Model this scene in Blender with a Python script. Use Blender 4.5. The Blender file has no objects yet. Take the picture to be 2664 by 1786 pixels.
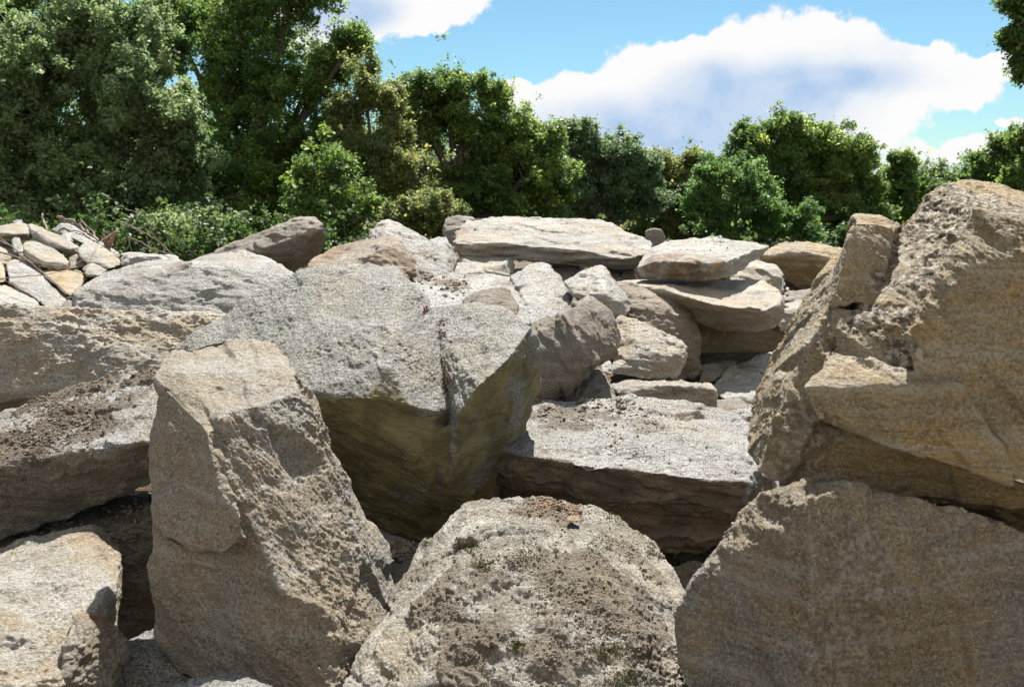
import bpy, math, random
import numpy as np
from mathutils import Vector
random.seed(7)
rng = np.random.default_rng(7)
S = bpy.context.scene
C = S.collection

# ------------------------------------------------------------------ camera
CAMZ = 2.2; FPX = 2590.0; PITCH = math.atan(393/2590)
cam_d = bpy.data.cameras.new('camera'); cam = bpy.data.objects.new('camera', cam_d); C.objects.link(cam)
cam.location = (0, 0, CAMZ); cam.rotation_euler = (math.pi/2 - PITCH, 0, 0)
cam_d.lens = 35.0; cam_d.sensor_width = 36.0; cam_d.clip_end = 3000; cam_d.clip_start = 0.05
cam_d.dof.use_dof = True; cam_d.dof.focus_distance = 3.7; cam_d.dof.aperture_fstop = 7.5
S.camera = cam
# ------------------------------------------------------------------ light
SUN_EL, SUN_AZ = math.radians(56), math.radians(12)       # azimuth from +Y (ahead of the viewer) towards +X
sun_d = bpy.data.lights.new('sun', 'SUN'); sun = bpy.data.objects.new('sun', sun_d); C.objects.link(sun)
sun_d.energy = 5.0; sun_d.angle = math.radians(0.53); sun_d.color = (1.0, 0.96, 0.90)
sv = Vector((math.sin(SUN_AZ)*math.cos(SUN_EL), math.cos(SUN_AZ)*math.cos(SUN_EL), math.sin(SUN_EL)))
sun.rotation_euler = sv.to_track_quat('Z', 'Y').to_euler(); sun.location = sv*50
S.view_settings.view_transform = 'Standard'; S.view_settings.look = 'None'
S.view_settings.exposure = 1.25; S.view_settings.gamma = 1
S.render.engine = 'CYCLES'
S.cycles.max_bounces = 6; S.cycles.diffuse_bounces = 4; S.cycles.glossy_bounces = 2; S.cycles.transmission_bounces = 4
S.cycles.caustics_reflective = False; S.cycles.caustics_refractive = False
S.cycles.sample_clamp_indirect = 6
try: S.cycles.use_denoising = True
except Exception: pass

def P(px, py, Y):
    """world point seen at photo pixel (px, py) and lying Y metres ahead"""
    xc = (px-1332)/FPX; yc = -(py-893)/FPX
    d = (xc, math.cos(PITCH)+yc*math.sin(PITCH), -math.sin(PITCH)+yc*math.cos(PITCH))
    k = Y/d[1]
    return np.array([d[0]*k, Y, CAMZ+d[2]*k])
def UV(px, py):
    p = P(px, py, 1.0); return p[0], p[2]-CAMZ

# ------------------------------------------------------------------ node helper
class NT:
    def __init__(s, tree): s.t = tree; s.n = tree.nodes; s.l = tree.links
    def new(s, typ, **kw):
        nd = s.n.new(typ)
        for k, v in kw.items(): setattr(nd, k, v)
        return nd
    def put(s, sock, v):
        if isinstance(v, bpy.types.NodeSocket): s.l.new(v, sock)
        elif isinstance(v, (tuple, list)) and sock.type == 'RGBA' and len(v) == 3: sock.default_value = (*v, 1)
        else: sock.default_value = v
    def m(s, op, a, b=0.0, c=0.0, clamp=False):
        nd = s.new('ShaderNodeMath', operation=op, use_clamp=clamp)
        s.put(nd.inputs[0], a); s.put(nd.inputs[1], b); s.put(nd.inputs[2], c)
        return nd.outputs[0]
    def noise(s, vec, scale, detail=4, rough=0.55, dist=0.0):
        nd = s.new('ShaderNodeTexNoise'); s.put(nd.inputs['Vector'], vec)
        nd.inputs['Scale'].default_value = scale; nd.inputs['Detail'].default_value = detail
        nd.inputs['Roughness'].default_value = rough; nd.inputs['Distortion'].default_value = dist
        return nd.outputs['Fac']
    def ss(s, v, a, b):
        nd = s.new('ShaderNodeMapRange', interpolation_type='SMOOTHSTEP')
        s.put(nd.inputs['Value'], v); nd.inputs['From Min'].default_value = a; nd.inputs['From Max'].default_value = b
        return nd.outputs['Result']
    def mix(s, f, a, b):
        nd = s.new('ShaderNodeMix', data_type='RGBA')
        s.put(nd.inputs[0], f); s.put(nd.inputs[6], a); s.put(nd.inputs[7], b)
        return nd.outputs[2]

# ------------------------------------------------------------------ world: physical sky with fair-weather clouds
W = bpy.data.worlds.new('World'); S.world = W; W.use_nodes = True
w = NT(W.node_tree); w.n.clear()
sky = w.new('ShaderNodeTexSky', sky_type='NISHITA', sun_disc=False)
sky.sun_elevation = SUN_EL; sky.sun_rotation = SUN_AZ
sky.altitude = 50; sky.air_density = 1.0; sky.dust_density = 0.2; sky.ozone_density = 1.5
geo = w.new('ShaderNodeTexCoord'); sep = w.new('ShaderNodeSeparateXYZ'); w.l.new(geo.outputs['Generated'], sep.inputs[0])
yy = w.m('MAXIMUM', sep.outputs['Y'], 0.05)
u = w.m('DIVIDE', sep.outputs['X'], yy); v = w.m('DIVIDE', sep.outputs['Z'], yy)
cmb = w.new('ShaderNodeCombineXYZ'); w.l.new(u, cmb.inputs[0]); w.l.new(v, cmb.inputs[1])
uv = cmb.outputs[0]
def blobs(lst):
    out = None
    for (cx, cy, rx, ry, rot) in lst:
        c = UV(cx, cy); mp = w.new('ShaderNodeVectorMath', operation='SUBTRACT'); w.l.new(uv, mp.inputs[0]); mp.inputs[1].default_value = (c[0], c[1], 0)
        r = w.new('ShaderNodeVectorRotate', rotation_type='Z_AXIS'); w.l.new(mp.outputs[0], r.inputs['Vector']); r.inputs['Angle'].default_value = math.radians(rot)
        mu = w.new('ShaderNodeVectorMath', operation='MULTIPLY'); w.l.new(r.outputs[0], mu.inputs[0]); mu.inputs[1].default_value = (FPX/rx, FPX/ry, 0)
        ln = w.new('ShaderNodeVectorMath', operation='LENGTH'); w.l.new(mu.outputs[0], ln.inputs[0])
        f = w.m('SUBTRACT', 1.0, ln.outputs['Value'])
        out = f if out is None else w.m('SMOOTH_MAX', out, f, 0.15)
    return out
wn = w.new('ShaderNodeTexNoise'); w.l.new(uv, wn.inputs['Vector']); wn.inputs['Scale'].default_value = 11; wn.inputs['Detail'].default_value = 6; wn.inputs['Roughness'].default_value = 0.6
ws = w.new('ShaderNodeVectorMath', operation='SUBTRACT'); w.l.new(wn.outputs['Color'], ws.inputs[0]); ws.inputs[1].default_value = (0.5, 0.5, 0.5)
wm = w.new('ShaderNodeVectorMath', operation='SCALE'); w.l.new(ws.outputs[0], wm.inputs[0]); wm.inputs['Scale'].default_value = 0.075
wa = w.new('ShaderNodeVectorMath', operation='ADD'); w.l.new(uv, wa.inputs[0]); w.l.new(wm.outputs[0], wa.inputs[1]); uv0 = uv; uv = wa.outputs[0]
big = blobs([(2110, 180, 300, 150, 0), (1800, 210, 380, 120, -8), (1560, 270, 300, 110, -18), (2330, 190, 300, 100, 8), (2560, 190, 150, 48, 0),
             (1750, 330, 450, 130, -4), (1480, 330, 180, 110, -10), (2060, 330, 100, 50, 35), (1650, 410, 420, 80, 0), (2180, 240, 260, 120, 20),
             (1330, 245, 60, 30, -20),
             (1010, 10, 260, 95, -8), (860, 60, 170, 120, 0), (1130, -30, 180, 90, 0),
             (2480, 430, 290, 62, -8), (2330, 455, 130, 45, -10), (2700, 400, 200, 60, -6), (2650, 318, 40, 14, 0)])
uv = uv0; n1 = w.noise(uv, 14.0, 10, 0.62, 0.2); n2 = w.noise(uv, 3.5, 3, 0.5)
fld = w.m('ADD', big, w.m('MULTIPLY', w.m('SUBTRACT', n1, 0.5), 1.0))
cmask = w.ss(fld, -0.01, 0.13)
gray = blobs([(1560, 385, 480, 130, -8), (1950, 270, 420, 120, -12), (2170, 205, 300, 60, 0), (1800, 340, 460, 120, -6), (1400, 420, 300, 90, 0), (1700, 430, 420, 110, 0), (1900, 330, 260, 80, -20),
              (900, 30, 150, 60, 0), (2520, 470, 300, 45, -8)])
gfld = w.m('ADD', gray, w.m('MULTIPLY', w.m('SUBTRACT', w.noise(uv, 6.0, 5, 0.55, 0.3), 0.5), 1.6))
gmask = w.m('MULTIPLY', w.ss(gfld, -0.25, 0.6), w.m('MULTIPLY_ADD', w.ss(n1, 0.35, 0.6), -0.3, 1.0))
ccol = w.mix(gmask, (2.75, 2.75, 2.75), (1.24, 1.72, 2.42))
tint = w.new('ShaderNodeMix', data_type='RGBA', blend_type='MULTIPLY'); tint.inputs[0].default_value = 1
w.l.new(sky.outputs[0], tint.inputs[6]); tint.inputs[7].default_value = (0.215, 0.297, 0.318, 1)
front = w.ss(sep.outputs['Y'], 0.05, 0.3)
col = w.mix(w.m('MULTIPLY', cmask, front), tint.outputs[2], ccol)
# unseen bright cumulus behind the camera, added as fill light for shaded faces
dirv = geo.outputs['Generated']
bmask = w.m('MULTIPLY', w.ss(w.noise(dirv, 2.2, 7, 0.6, 0.4), 0.43, 0.53), w.m('MULTIPLY', w.ss(sep.outputs['Y'], 0.0, -0.15), w.ss(sep.outputs['Z'], -0.02, 0.05)))
col = w.mix(bmask, col, (3.2, 3.05, 2.85))
bg = w.new('ShaderNodeBackground'); w.l.new(col, bg.inputs[0]); bg.inputs[1].default_value = 0.15
wo = w.new('ShaderNodeOutputWorld'); w.l.new(bg.outputs[0], wo.inputs[0])

# ------------------------------------------------------------------ noise in numpy
PERM = rng.permutation(256); PERM = np.concatenate([PERM, PERM, PERM])
GR = rng.normal(size=(256, 3)); GR /= np.linalg.norm(GR, axis=1)[:, None]; GR = GR.astype(np.float32)
def perlin(p):
    p = np.asarray(p, np.float32); i = np.floor(p).astype(np.int64); f = p - i; i &= 255
    t = f*f*f*(f*(f*6-15)+10); r = 0
    for dx in (0, 1):
        wx = t[:, 0] if dx else 1-t[:, 0]
        hx = PERM[(i[:, 0]+dx) & 255]
        for dy in (0, 1):
            wy = t[:, 1] if dy else 1-t[:, 1]
            hy = PERM[(hx+i[:, 1]+dy) & 255]
            for dz in (0, 1):
                wz = t[:, 2] if dz else 1-t[:, 2]
                g = GR[PERM[(hy+i[:, 2]+dz) & 255]]
                r = r + wx*wy*wz*(g[:, 0]*(f[:, 0]-dx)+g[:, 1]*(f[:, 1]-dy)+g[:, 2]*(f[:, 2]-dz))
    return r*1.5
def fbm(p, freq, octv, gain=0.5, ridged=False):
    a = 1.0; s = 0; q = p*freq
    for k in range(octv):
        n = perlin(q + 17.3*k)
        if ridged: n = 1-2*np.abs(n)*1.6
        s = s + a*n; a *= gain; q = q*2.03
    return s
def sstep(x, a, b):
    t = np.clip((x-a)/(b-a), 0, 1); return t*t*(3-2*t)

JIT = rng.random((256, 3)).astype(np.float32)
def facet(p, freq):
    """mosaic of tilted planes: the look of a fractured face"""
    q = (p*freq).astype(np.float32); n = len(q); i0 = np.floor(q).astype(np.int64)
    b1 = np.full(n, 9, np.float32); b2 = np.full(n, 9, np.float32); v1 = np.zeros(n, np.float32); v2 = np.zeros(n, np.float32)
    for dx in (-1, 0, 1):
        hx = PERM[(i0[:, 0]+dx) & 255]
        for dy in (-1, 0, 1):
            hy = PERM[(hx+i0[:, 1]+dy) & 255]
            for dz in (-1, 0, 1):
                h = PERM[(hy+i0[:, 2]+dz) & 255]; o_ = q-(i0+np.array([dx, dy, dz]))-JIT[h]
                d = np.einsum('ij,ij->i', o_, o_); g = GR[h]; v = np.einsum('ij,ij->i', o_, g)+0.22*g[:, 0]
                c1 = d < b1; c2 = (~c1) & (d < b2)
                v2 = np.where(c1, v1, np.where(c2, v, v2)); b2 = np.where(c1, b1, np.where(c2, d, b2)); v1 = np.where(c1, v, v1); b1 = np.where(c1, d, b1)
    e = np.sqrt(b2)-np.sqrt(b1); w_ = 0.5+0.5*sstep(e, 0, 0.10)
    return v1*w_+v2*(1-w_)

# ------------------------------------------------------------------ materials
MATS = {}
def rock_mat(name, tan, grey, light, dark, tan_amt=0.5, light_amt=0.3, speck=0.5, soil=(0.17, 0.13, 0.085), stain_or_shade=(0.17, 0.125, 0.07), scale=1.0, bump=1.3, streak=None):
    mt = bpy.data.materials.new(name); mt.use_nodes = True; t = NT(mt.node_tree); t.n.clear()
    tc = t.new('ShaderNodeTexCoord'); oi = t.new('ShaderNodeObjectInfo')
    ad = t.new('ShaderNodeVectorMath', operation='ADD'); t.l.new(tc.outputs['Object'], ad.inputs[0])
    sc = t.m('MULTIPLY', oi.outputs['Random'], 37.0); cb = t.new('ShaderNodeCombineXYZ')
    for k in range(3): t.l.new(sc, cb.inputs[k])
    t.l.new(cb.outputs[0], ad.inputs[1]); vec = ad.outputs[0]
    # foliation: stretched copy
    mp = t.new('ShaderNodeMapping'); t.l.new(vec, mp.inputs[0]); mp.inputs['Rotation'].default_value = (0.5, 0.35, 0.2); mp.inputs['Scale'].default_value = (1, 1, 3.2)
    fv = mp.outputs[0]
    big = t.noise(vec, 2.2*scale, 5, 0.6, 0.4); mid = t.noise(fv, 9*scale, 6, 0.65, 0.3)
    c = t.mix(t.ss(t.m('ADD', t.m('MULTIPLY', big, 0.65), t.m('MULTIPLY', mid, 0.35)), 0.60-0.22*tan_amt, 0.68-0.22*tan_amt), grey, tan)
    pat = t.noise(fv, 5.5*scale, 9, 0.72, 0.2)
    c = t.mix(t.m('MULTIPLY', t.ss(pat, 0.63-0.16*light_amt, 0.74-0.12*light_amt), 0.8), c, light)
    mb = t.new('ShaderNodeMapping'); t.l.new(vec, mb.inputs[0]); mb.inputs['Rotation'].default_value = (0.35, 0.25, 0.9); mb.inputs['Scale'].default_value = (0.7, 0.7, 9.0)
    bn = t.noise(mb.outputs[0], 3.2*scale, 5, 0.6, 0.5)
    c = t.mix(t.m('MULTIPLY', t.ss(bn, 0.52, 0.62), 0.4), c, light); c = t.mix(t.m('MULTIPLY', t.ss(bn, 0.46, 0.38), 0.35), c, tuple(0.5*x for x in grey))
    # grains
    g1 = t.noise(vec, 120*scale, 3, 0.7); g2 = t.noise(fv, 48*scale, 4, 0.75); g3 = t.noise(vec, 150*scale, 2, 0.6)
    gate = t.ss(t.noise(vec, 6*scale, 4, 0.6), 0.35, 0.65)
    c = t.mix(t.m('MULTIPLY', t.m('MULTIPLY', t.ss(g1, 0.50, 0.57), speck), t.m('MULTIPLY_ADD', gate, 0.6, 0.4)), c, dark)
    c = t.mix(t.m('MULTIPLY', t.ss(g2, 0.53, 0.63), speck*0.85), c, dark)
    c = t.mix(t.m('MULTIPLY', t.ss(g3, 0.53, 0.60), speck*0.9), c, light)
    c = t.mix(t.m('MULTIPLY', t.ss(t.noise(vec, 11*scale, 8, 0.72), 0.54, 0.66), 0.55), c, tuple(0.5*x for x in tan))
    if streak:
        sm = t.ss(t.noise(vec, 3.0*scale, 7, 0.65, 0.8), 0.54, 0.64)
        c = t.mix(t.m('MULTIPLY', sm, 0.75), c, streak)
    ca = t.new('ShaderNodeAttribute', attribute_name='coarse')
    k1 = t.noise(vec, 60, 4, 0.75, 0.1); cc_ = t.mix(t.ss(k1, 0.42, 0.54), (0.09, 0.07, 0.05), grey); cc_ = t.mix(t.ss(t.noise(vec, 60, 3, 0.65), 0.52, 0.58), cc_, light)
    c = t.mix(t.m('MULTIPLY', ca.outputs['Fac'], 0.85), c, cc_)
    ru = t.new('ShaderNodeAttribute', attribute_name='rust'); ed_ = t.new('ShaderNodeAttribute', attribute_name='edge')
    c = t.mix(t.m('MULTIPLY', ed_.outputs['Fac'], t.m('MULTIPLY_ADD', t.ss(t.noise(vec, 18, 4, 0.7), 0.4, 0.6), 0.5, 0.2)), c, light)
    # thin wandering cracks
    cn = t.noise(fv, 2.6*scale, 7, 0.62, 0.6); ck = t.m('SUBTRACT', 1.0, t.ss(t.m('ABSOLUTE', t.m('SUBTRACT', cn, 0.5)), 0.0008, 0.0045))
    ck = t.m('MULTIPLY', ck, t.ss(t.noise(vec, 3.1*scale, 3, 0.5), 0.66, 0.74)); c = t.mix(t.m('MULTIPLY', ck, 0.75), c, (0.05, 0.04, 0.03))
    c = t.mix(t.m('MULTIPLY', ru.outputs['Fac'], 0.75), c, t.mix(t.ss(t.noise(vec, 12, 6, 0.7), 0.42, 0.6), (0.13, 0.075, 0.045), (0.38, 0.235, 0.115)))
    at = t.new('ShaderNodeAttribute', attribute_name='stain_or_shade'); so = t.new('ShaderNodeAttribute', attribute_name='soil')
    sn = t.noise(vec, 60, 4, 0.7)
    stc = t.mix(t.ss(t.noise(vec, 7, 5, 0.65), 0.4, 0.65), stain_or_shade, tuple(min(1, x*1.9+0.01) for x in stain_or_shade))
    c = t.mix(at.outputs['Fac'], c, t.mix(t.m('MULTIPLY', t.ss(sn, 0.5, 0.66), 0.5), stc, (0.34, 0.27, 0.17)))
    sc2 = t.mix(t.ss(t.noise(vec, 90, 3, 0.7), 0.4, 0.65), tuple(0.75*x for x in soil), tuple(1.45*x for x in soil))
    c = t.mix(so.outputs['Fac'], c, sc2)
    hv = t.new('ShaderNodeHueSaturation'); t.l.new(c, hv.inputs['Color']); t.l.new(t.m('MULTIPLY_ADD', oi.outputs['Random'], 0.24, 0.88), hv.inputs['Value'])
    b = t.new('ShaderNodeBsdfPrincipled'); t.l.new(hv.outputs[0], b.inputs['Base Color'])
    t.put(b.inputs['Roughness'], t.m('MULTIPLY_ADD', t.noise(vec, 120, 2, 0.6), 0.35, 0.52)); b.inputs['Specular IOR Level'].default_value = 0.35
    h = t.m('ADD', t.m('MULTIPLY', t.noise(vec, 95*scale, 5, 0.8), 0.0135), t.m('MULTIPLY', t.noise(fv, 30*scale, 5, 0.7), 0.014)); h = t.m('SUBTRACT', h, t.m('MULTIPLY', ck, 0.008))
    bp = t.new('ShaderNodeBump'); bp.inputs['Strength'].default_value = bump; bp.inputs['Distance'].default_value = 1.0
    t.l.new(h, bp.inputs['Height']); t.l.new(bp.outputs[0], b.inputs['Normal'])
    o = t.new('ShaderNodeOutputMaterial'); t.l.new(b.outputs[0], o.inputs[0]); MATS[name] = mt
    return mt
TAN = (0.46, 0.365, 0.235); GREY = (0.33, 0.305, 0.255); LIGHT = (0.66, 0.64, 0.60); DARK = (0.075, 0.065, 0.05)
M_heart = rock_mat('grey_olive_gneiss', (0.37, 0.33, 0.235), (0.32, 0.31, 0.265), (0.58, 0.57, 0.53), DARK, 0.35, 0.4, 0.9, stain_or_shade=(0.20, 0.172, 0.078))
M_tan = rock_mat('tan_granite', TAN, (0.42, 0.385, 0.315), (0.68, 0.66, 0.61), (0.10, 0.08, 0.055), 0.72, 0.25, 0.6)
M_grey = rock_mat('pale_grey_gneiss', (0.43, 0.365, 0.265), (0.40, 0.38, 0.335), (0.68, 0.67, 0.64), (0.09, 0.08, 0.065), 0.4, 0.55, 0.85)
M_gold = rock_mat('golden_sandy_granite', (0.52, 0.355, 0.145), (0.43, 0.34, 0.205), (0.64, 0.59, 0.50), (0.10, 0.075, 0.045), 0.7, 0.15, 0.5)
M_coarse = rock_mat('coarse_speckled_granite', (0.42, 0.30, 0.16), (0.34, 0.29, 0.22), (0.62, 0.58, 0.52), (0.07, 0.055, 0.04), 0.7, 0.35, 0.85, scale=0.55)
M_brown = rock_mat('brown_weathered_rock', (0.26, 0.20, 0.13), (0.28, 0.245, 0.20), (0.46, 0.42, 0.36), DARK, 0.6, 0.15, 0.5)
M_rust = rock_mat('rusty_stained_rock', (0.40, 0.24, 0.10), (0.36, 0.31, 0.23), (0.56, 0.52, 0.45), DARK, 0.55, 0.3, 0.5, streak=(0.30, 0.12, 0.035))
M_slab = rock_mat('layered_pale_slab', (0.45, 0.38, 0.27), (0.40, 0.38, 0.325), (0.66, 0.645, 0.60), (0.12, 0.10, 0.08), 0.55, 0.5, 0.6)
M_patch = rock_mat('lichen_patched_granite', (0.39, 0.32, 0.215), (0.31, 0.285, 0.225), (0.66, 0.63, 0.56), DARK, 0.45, 0.85, 0.7, streak=(0.52, 0.45, 0.36))
M_pile = rock_mat('pale_yellow_rubble', (0.45, 0.365, 0.24), (0.37, 0.34, 0.285), (0.62, 0.60, 0.54), (0.12, 0.10, 0.07), 0.6, 0.4, 0.4)
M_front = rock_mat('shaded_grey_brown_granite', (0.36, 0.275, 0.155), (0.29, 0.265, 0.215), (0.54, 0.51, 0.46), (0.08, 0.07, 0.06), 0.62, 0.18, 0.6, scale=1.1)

# ------------------------------------------------------------------ rock builder
import bmesh
def tag(o, label=None, cat=None, group=None, kind=None):
    if label: o['label'] = label
    if cat: o['category'] = cat
    if group: o['group'] = group
    if kind: o['kind'] = kind
    return o
def np_mesh(name, co, faces_flat, nper):
    me = bpy.data.meshes.new(name); n = len(co); me.vertices.add(n); me.vertices.foreach_set('co', np.asarray(co, np.float32).ravel())
    nf = len(faces_flat)//nper; me.loops.add(len(faces_flat)); me.loops.foreach_set('vertex_index', np.asarray(faces_flat, np.int32))
    me.polygons.add(nf); me.polygons.foreach_set('loop_start', np.arange(0, nf*nper, nper, dtype=np.int32))
    me.update(calc_edges=True); return me
ROCKS = {}
CAMV = np.array([0, 0, CAMZ])
QUAL = 1.0
def rock(name, label, mat, hulls, back=0.4, shrink=0.78, vox=None, amp=1.0, smooth=3, strata=None, soil=None, stain_or_shade=None, lump=0.02, cat='boulder', group='boulders of the rock heap', push=True, drop=0.0, fine=1.0, seed=0, key=None, facets=10, calm=None, rust=None, coarse=None, frac=0.34):
    bm = bmesh.new(); allp = []
    for hl in hulls:
        t = back
        if isinstance(hl, dict): t = hl.get('t', back); hl = hl['p']
        f = np.array([P(*q) for q in hl]); pts = [f]
        if t > 0:
            c = f.mean(0); s = c+(f-c)*shrink; d = s-CAMV; L = np.linalg.norm(d, axis=1)[:, None]
            b = CAMV+d*(1+t/L); b[:, 2] -= drop; pts.append(b)
        pts = np.concatenate(pts); allp.append(pts)
        vs = [bm.verts.new(q) for q in pts]
        r = bmesh.ops.convex_hull(bm, input=vs)
        dead = [g for g in set(r['geom_interior']) | set(r['geom_unused']) if isinstance(g, bmesh.types.BMVert) and g.is_valid and not g.link_faces]
        bmesh.ops.delete(bm, geom=dead, context='VERTS')
    # knock off corners with random planes so that the block is faceted like broken stone
    if facets:
        bm.free(); bm = bmesh.new(); rr = np.random.default_rng(seed*13+len(ROCKS)+5)
        for pts in allp:
            b1 = bmesh.new(); vs = [b1.verts.new(q) for q in pts]; r = bmesh.ops.convex_hull(b1, input=vs)
            dead = [g for g in set(r['geom_interior']) | set(r['geom_unused']) if isinstance(g, bmesh.types.BMVert) and g.is_valid and not g.link_faces]
            bmesh.ops.delete(b1, geom=dead, context='VERTS'); ext = np.sort(pts.max(0)-pts.min(0))[1]
            for k in range(facets):
                d = rr.normal(size=3); d /= np.linalg.norm(d); cc = np.array([v.co for v in b1.verts]); sp_ = (cc@d).max()-rr.uniform(0.012, 0.045)*ext
                bmesh.ops.bisect_plane(b1, geom=b1.verts[:]+b1.edges[:]+b1.faces[:], plane_co=Vector(d*sp_), plane_no=Vector(d), clear_outer=True)
                vs = b1.verts[:]; b2 = bmesh.new(); vv = [b2.verts.new(v.co) for v in vs]; r = bmesh.ops.convex_hull(b2, input=vv)
                dead = [g for g in set(r['geom_interior']) | set(r['geom_unused']) if isinstance(g, bmesh.types.BMVert) and g.is_valid and not g.link_faces]
                bmesh.ops.delete(b2, geom=dead, context='VERTS'); b1.free(); b1 = b2
            tmpm = bpy.data.meshes.new('h'); b1.to_mesh(tmpm); b1.free(); bm.from_mesh(tmpm); bpy.data.meshes.remove(tmpm)
    allp = np.concatenate(allp); Ymin = min(q[2] for hl in hulls for q in (hl['p'] if isinstance(hl, dict) else hl))
    size = float(np.sort(allp.max(0)-allp.min(0))[1])
    if vox is None: vox = max(0.0035, Ymin*0.00155)
    vox *= QUAL
    tmp = bpy.data.meshes.new('t'); bm.to_mesh(tmp); bm.free(); ob = bpy.data.objects.new('t', tmp); C.objects.link(ob)
    md = ob.modifiers.new('r', 'REMESH'); md.mode = 'VOXEL'; md.voxel_size = vox; md.adaptivity = 0
    dg = bpy.context.evaluated_depsgraph_get(); ev = ob.evaluated_get(dg); me = bpy.data.meshes.new_from_object(ev)
    bpy.data.objects.remove(ob); bpy.data.meshes.remove(tmp)
    n = len(me.vertices); co = np.empty(n*3, np.float32); me.vertices.foreach_get('co', co); co = co.reshape(-1, 3)
    ne = len(me.edges); ed = np.empty(ne*2, np.int32); me.edges.foreach_get('vertices', ed); ed = ed.reshape(-1, 2)
    deg = np.bincount(ed.ravel(), minlength=n).astype(np.float32)[:, None]; deg[deg == 0] = 1
    sd = np.float32(seed*7.7+len(ROCKS)*3.1)
    cop = co+sd
    for it in range(smooth):
        a = np.stack([np.bincount(ed[:, 0], co[ed[:, 1], k], n)+np.bincount(ed[:, 1], co[ed[:, 0], k], n) for k in range(3)], 1)
        co = co*0.35+0.65*(a/deg).astype(np.float32)
    me.vertices.foreach_set('co', co.ravel()); me.update()
    nr = np.empty(n*3, np.float32); me.vertex_normals.foreach_get('vector', nr); nr = nr.reshape(-1, 3)
    # low-frequency lumps, chipped planes, strata, roughness
    disp = lump*size*fbm(cop, 2.6/size, 3)
    chip = fbm(cop, 9.0/size**0.5, 5, 0.6, True)
    if calm is not None:
        dv = np.array(calm[0], np.float32); dv /= np.linalg.norm(dv)
        cm_ = sstep(nr@dv+0.12*fbm(cop, 6, 2), calm[1]-0.08, calm[1]+0.08)
        if len(calm) > 3: cm_ = np.maximum(cm_, sstep(nr[:, 2], calm[3]-0.08, calm[3]+0.08))
        amp = amp*(1-calm[2]*cm_); frac = frac*(1-0.6*calm[2]*cm_)
    rough_gate = 0.35+0.65*sstep(fbm(cop, 3.0, 2), -0.25, 0.35)
    sl = strata if strata else ((0.15, 0.1, 1), 0.10, 0.006)
    bd = np.array(sl[0], np.float32); bd /= np.linalg.norm(bd)
    cf = cop+bd[None]*(cop@bd)[:, None]*1.8        # squeezed along the foliation: grain runs in thin layers
    wq = cf+0.02*np.stack([fbm(cop+k*5.5, 14, 3) for k in range(3)], 1)
    f1 = 2.6/size**0.7+1.5
    disp = disp + frac*((0.20/f1)*facet(wq, f1)+(0.22/(f1*2.7))*facet(wq+3.3, f1*2.7)*rough_gate)
    disp = disp + 0.0030*amp*size**0.5*chip*rough_gate
    disp = disp + 0.0050*amp*fbm(cf, 11, 4, 0.6)*rough_gate
    if Ymin < 5.5: disp = disp + 0.0027*amp*fine*fbm(cf, 60, 3, 0.75)*(0.45+0.55*rough_gate)
    hgt = (co@bd)/sl[1]+0.35*fbm(cop, 2.5, 2)
    lid = np.floor(hgt); fr = hgt-lid
    q = cop*np.float32(4.0); q = q-(q@bd)[:, None]*bd[None]*0.9
    la = perlin(q+lid[:, None]*5.31); lb = perlin(q+(lid+1)[:, None]*5.31)
    side = 1-np.abs(nr@bd)**3
    disp = disp+sl[2]*2.2*(la+(lb-la)*sstep(fr, 0.86, 1.0))*side
    st = np.zeros(n, np.float32); so = np.zeros(n, np.float32)
    if stain_or_shade is not None:      # natural discolouring or painted side shade: (world direction, threshold, strength[, zmax])
        dv = np.array(stain_or_shade[0], np.float32); dv /= np.linalg.norm(dv)
        st = sstep(nr@dv+0.35*fbm(cop, 5, 4, 0.6), stain_or_shade[1]-0.12, stain_or_shade[1]+0.12)*stain_or_shade[2]
        if len(stain_or_shade) > 3:
            for (px, py, Y, r, k) in stain_or_shade[3]:
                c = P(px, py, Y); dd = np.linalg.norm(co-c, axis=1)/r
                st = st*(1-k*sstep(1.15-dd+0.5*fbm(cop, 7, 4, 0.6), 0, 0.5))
    if soil:
        for (px, py, Y, r, k) in soil:
            c = P(px, py, Y); dd = np.linalg.norm(co-c, axis=1)/r
            so = np.maximum(so, k*sstep(1-dd+0.75*fbm(cop, 8, 5, 0.65), 0.0, 0.35)*sstep(nr[:, 2], -0.05, 0.25))
        cl = np.abs(fbm(cop, 30, 3, 0.6)); disp = disp*(1-0.4*so)+so*(0.006+0.022*cl*np.abs(perlin(cop*14)+0.6))
    cs_ = co.copy(); dg_ = np.maximum(deg, 1)
    for it in range(10):
        a = np.stack([np.bincount(ed[:, 0], cs_[ed[:, 1], k], n)+np.bincount(ed[:, 1], cs_[ed[:, 0], k], n) for k in range(3)], 1); cs_ = (a/dg_).astype(np.float32)
    ew = np.clip(((co-cs_)*nr).sum(1)/vox*0.9, 0, 1)
    ru = np.zeros(n, np.float32)
    if rust:
        for (px, py, Y, r, k) in rust:
            c = P(px, py, Y); dd = np.linalg.norm(co-c, axis=1)/r; ru = np.maximum(ru, k*sstep(1-dd+0.8*fbm(cop, 6, 5, 0.65), 0.0, 0.5))
    ca = np.zeros(n, np.float32)
    if coarse:
        for (px, py, Y, r, k) in coarse:
            c = P(px, py, Y); dd = np.linalg.norm(co-c, axis=1)/r; ca = np.maximum(ca, k*sstep(1-dd+0.5*fbm(cop, 5, 4, 0.6), 0.0, 0.25))
        disp = disp+ca*0.004*fbm(cop, 24, 4, 0.7)
    co = co+nr*disp[:, None]
    cen = np.array([co[:, 0].mean(), co[:, 1].mean(), co[:, 2].min()], np.float32)
    me.vertices.foreach_set('co', (co-cen).ravel())
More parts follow.
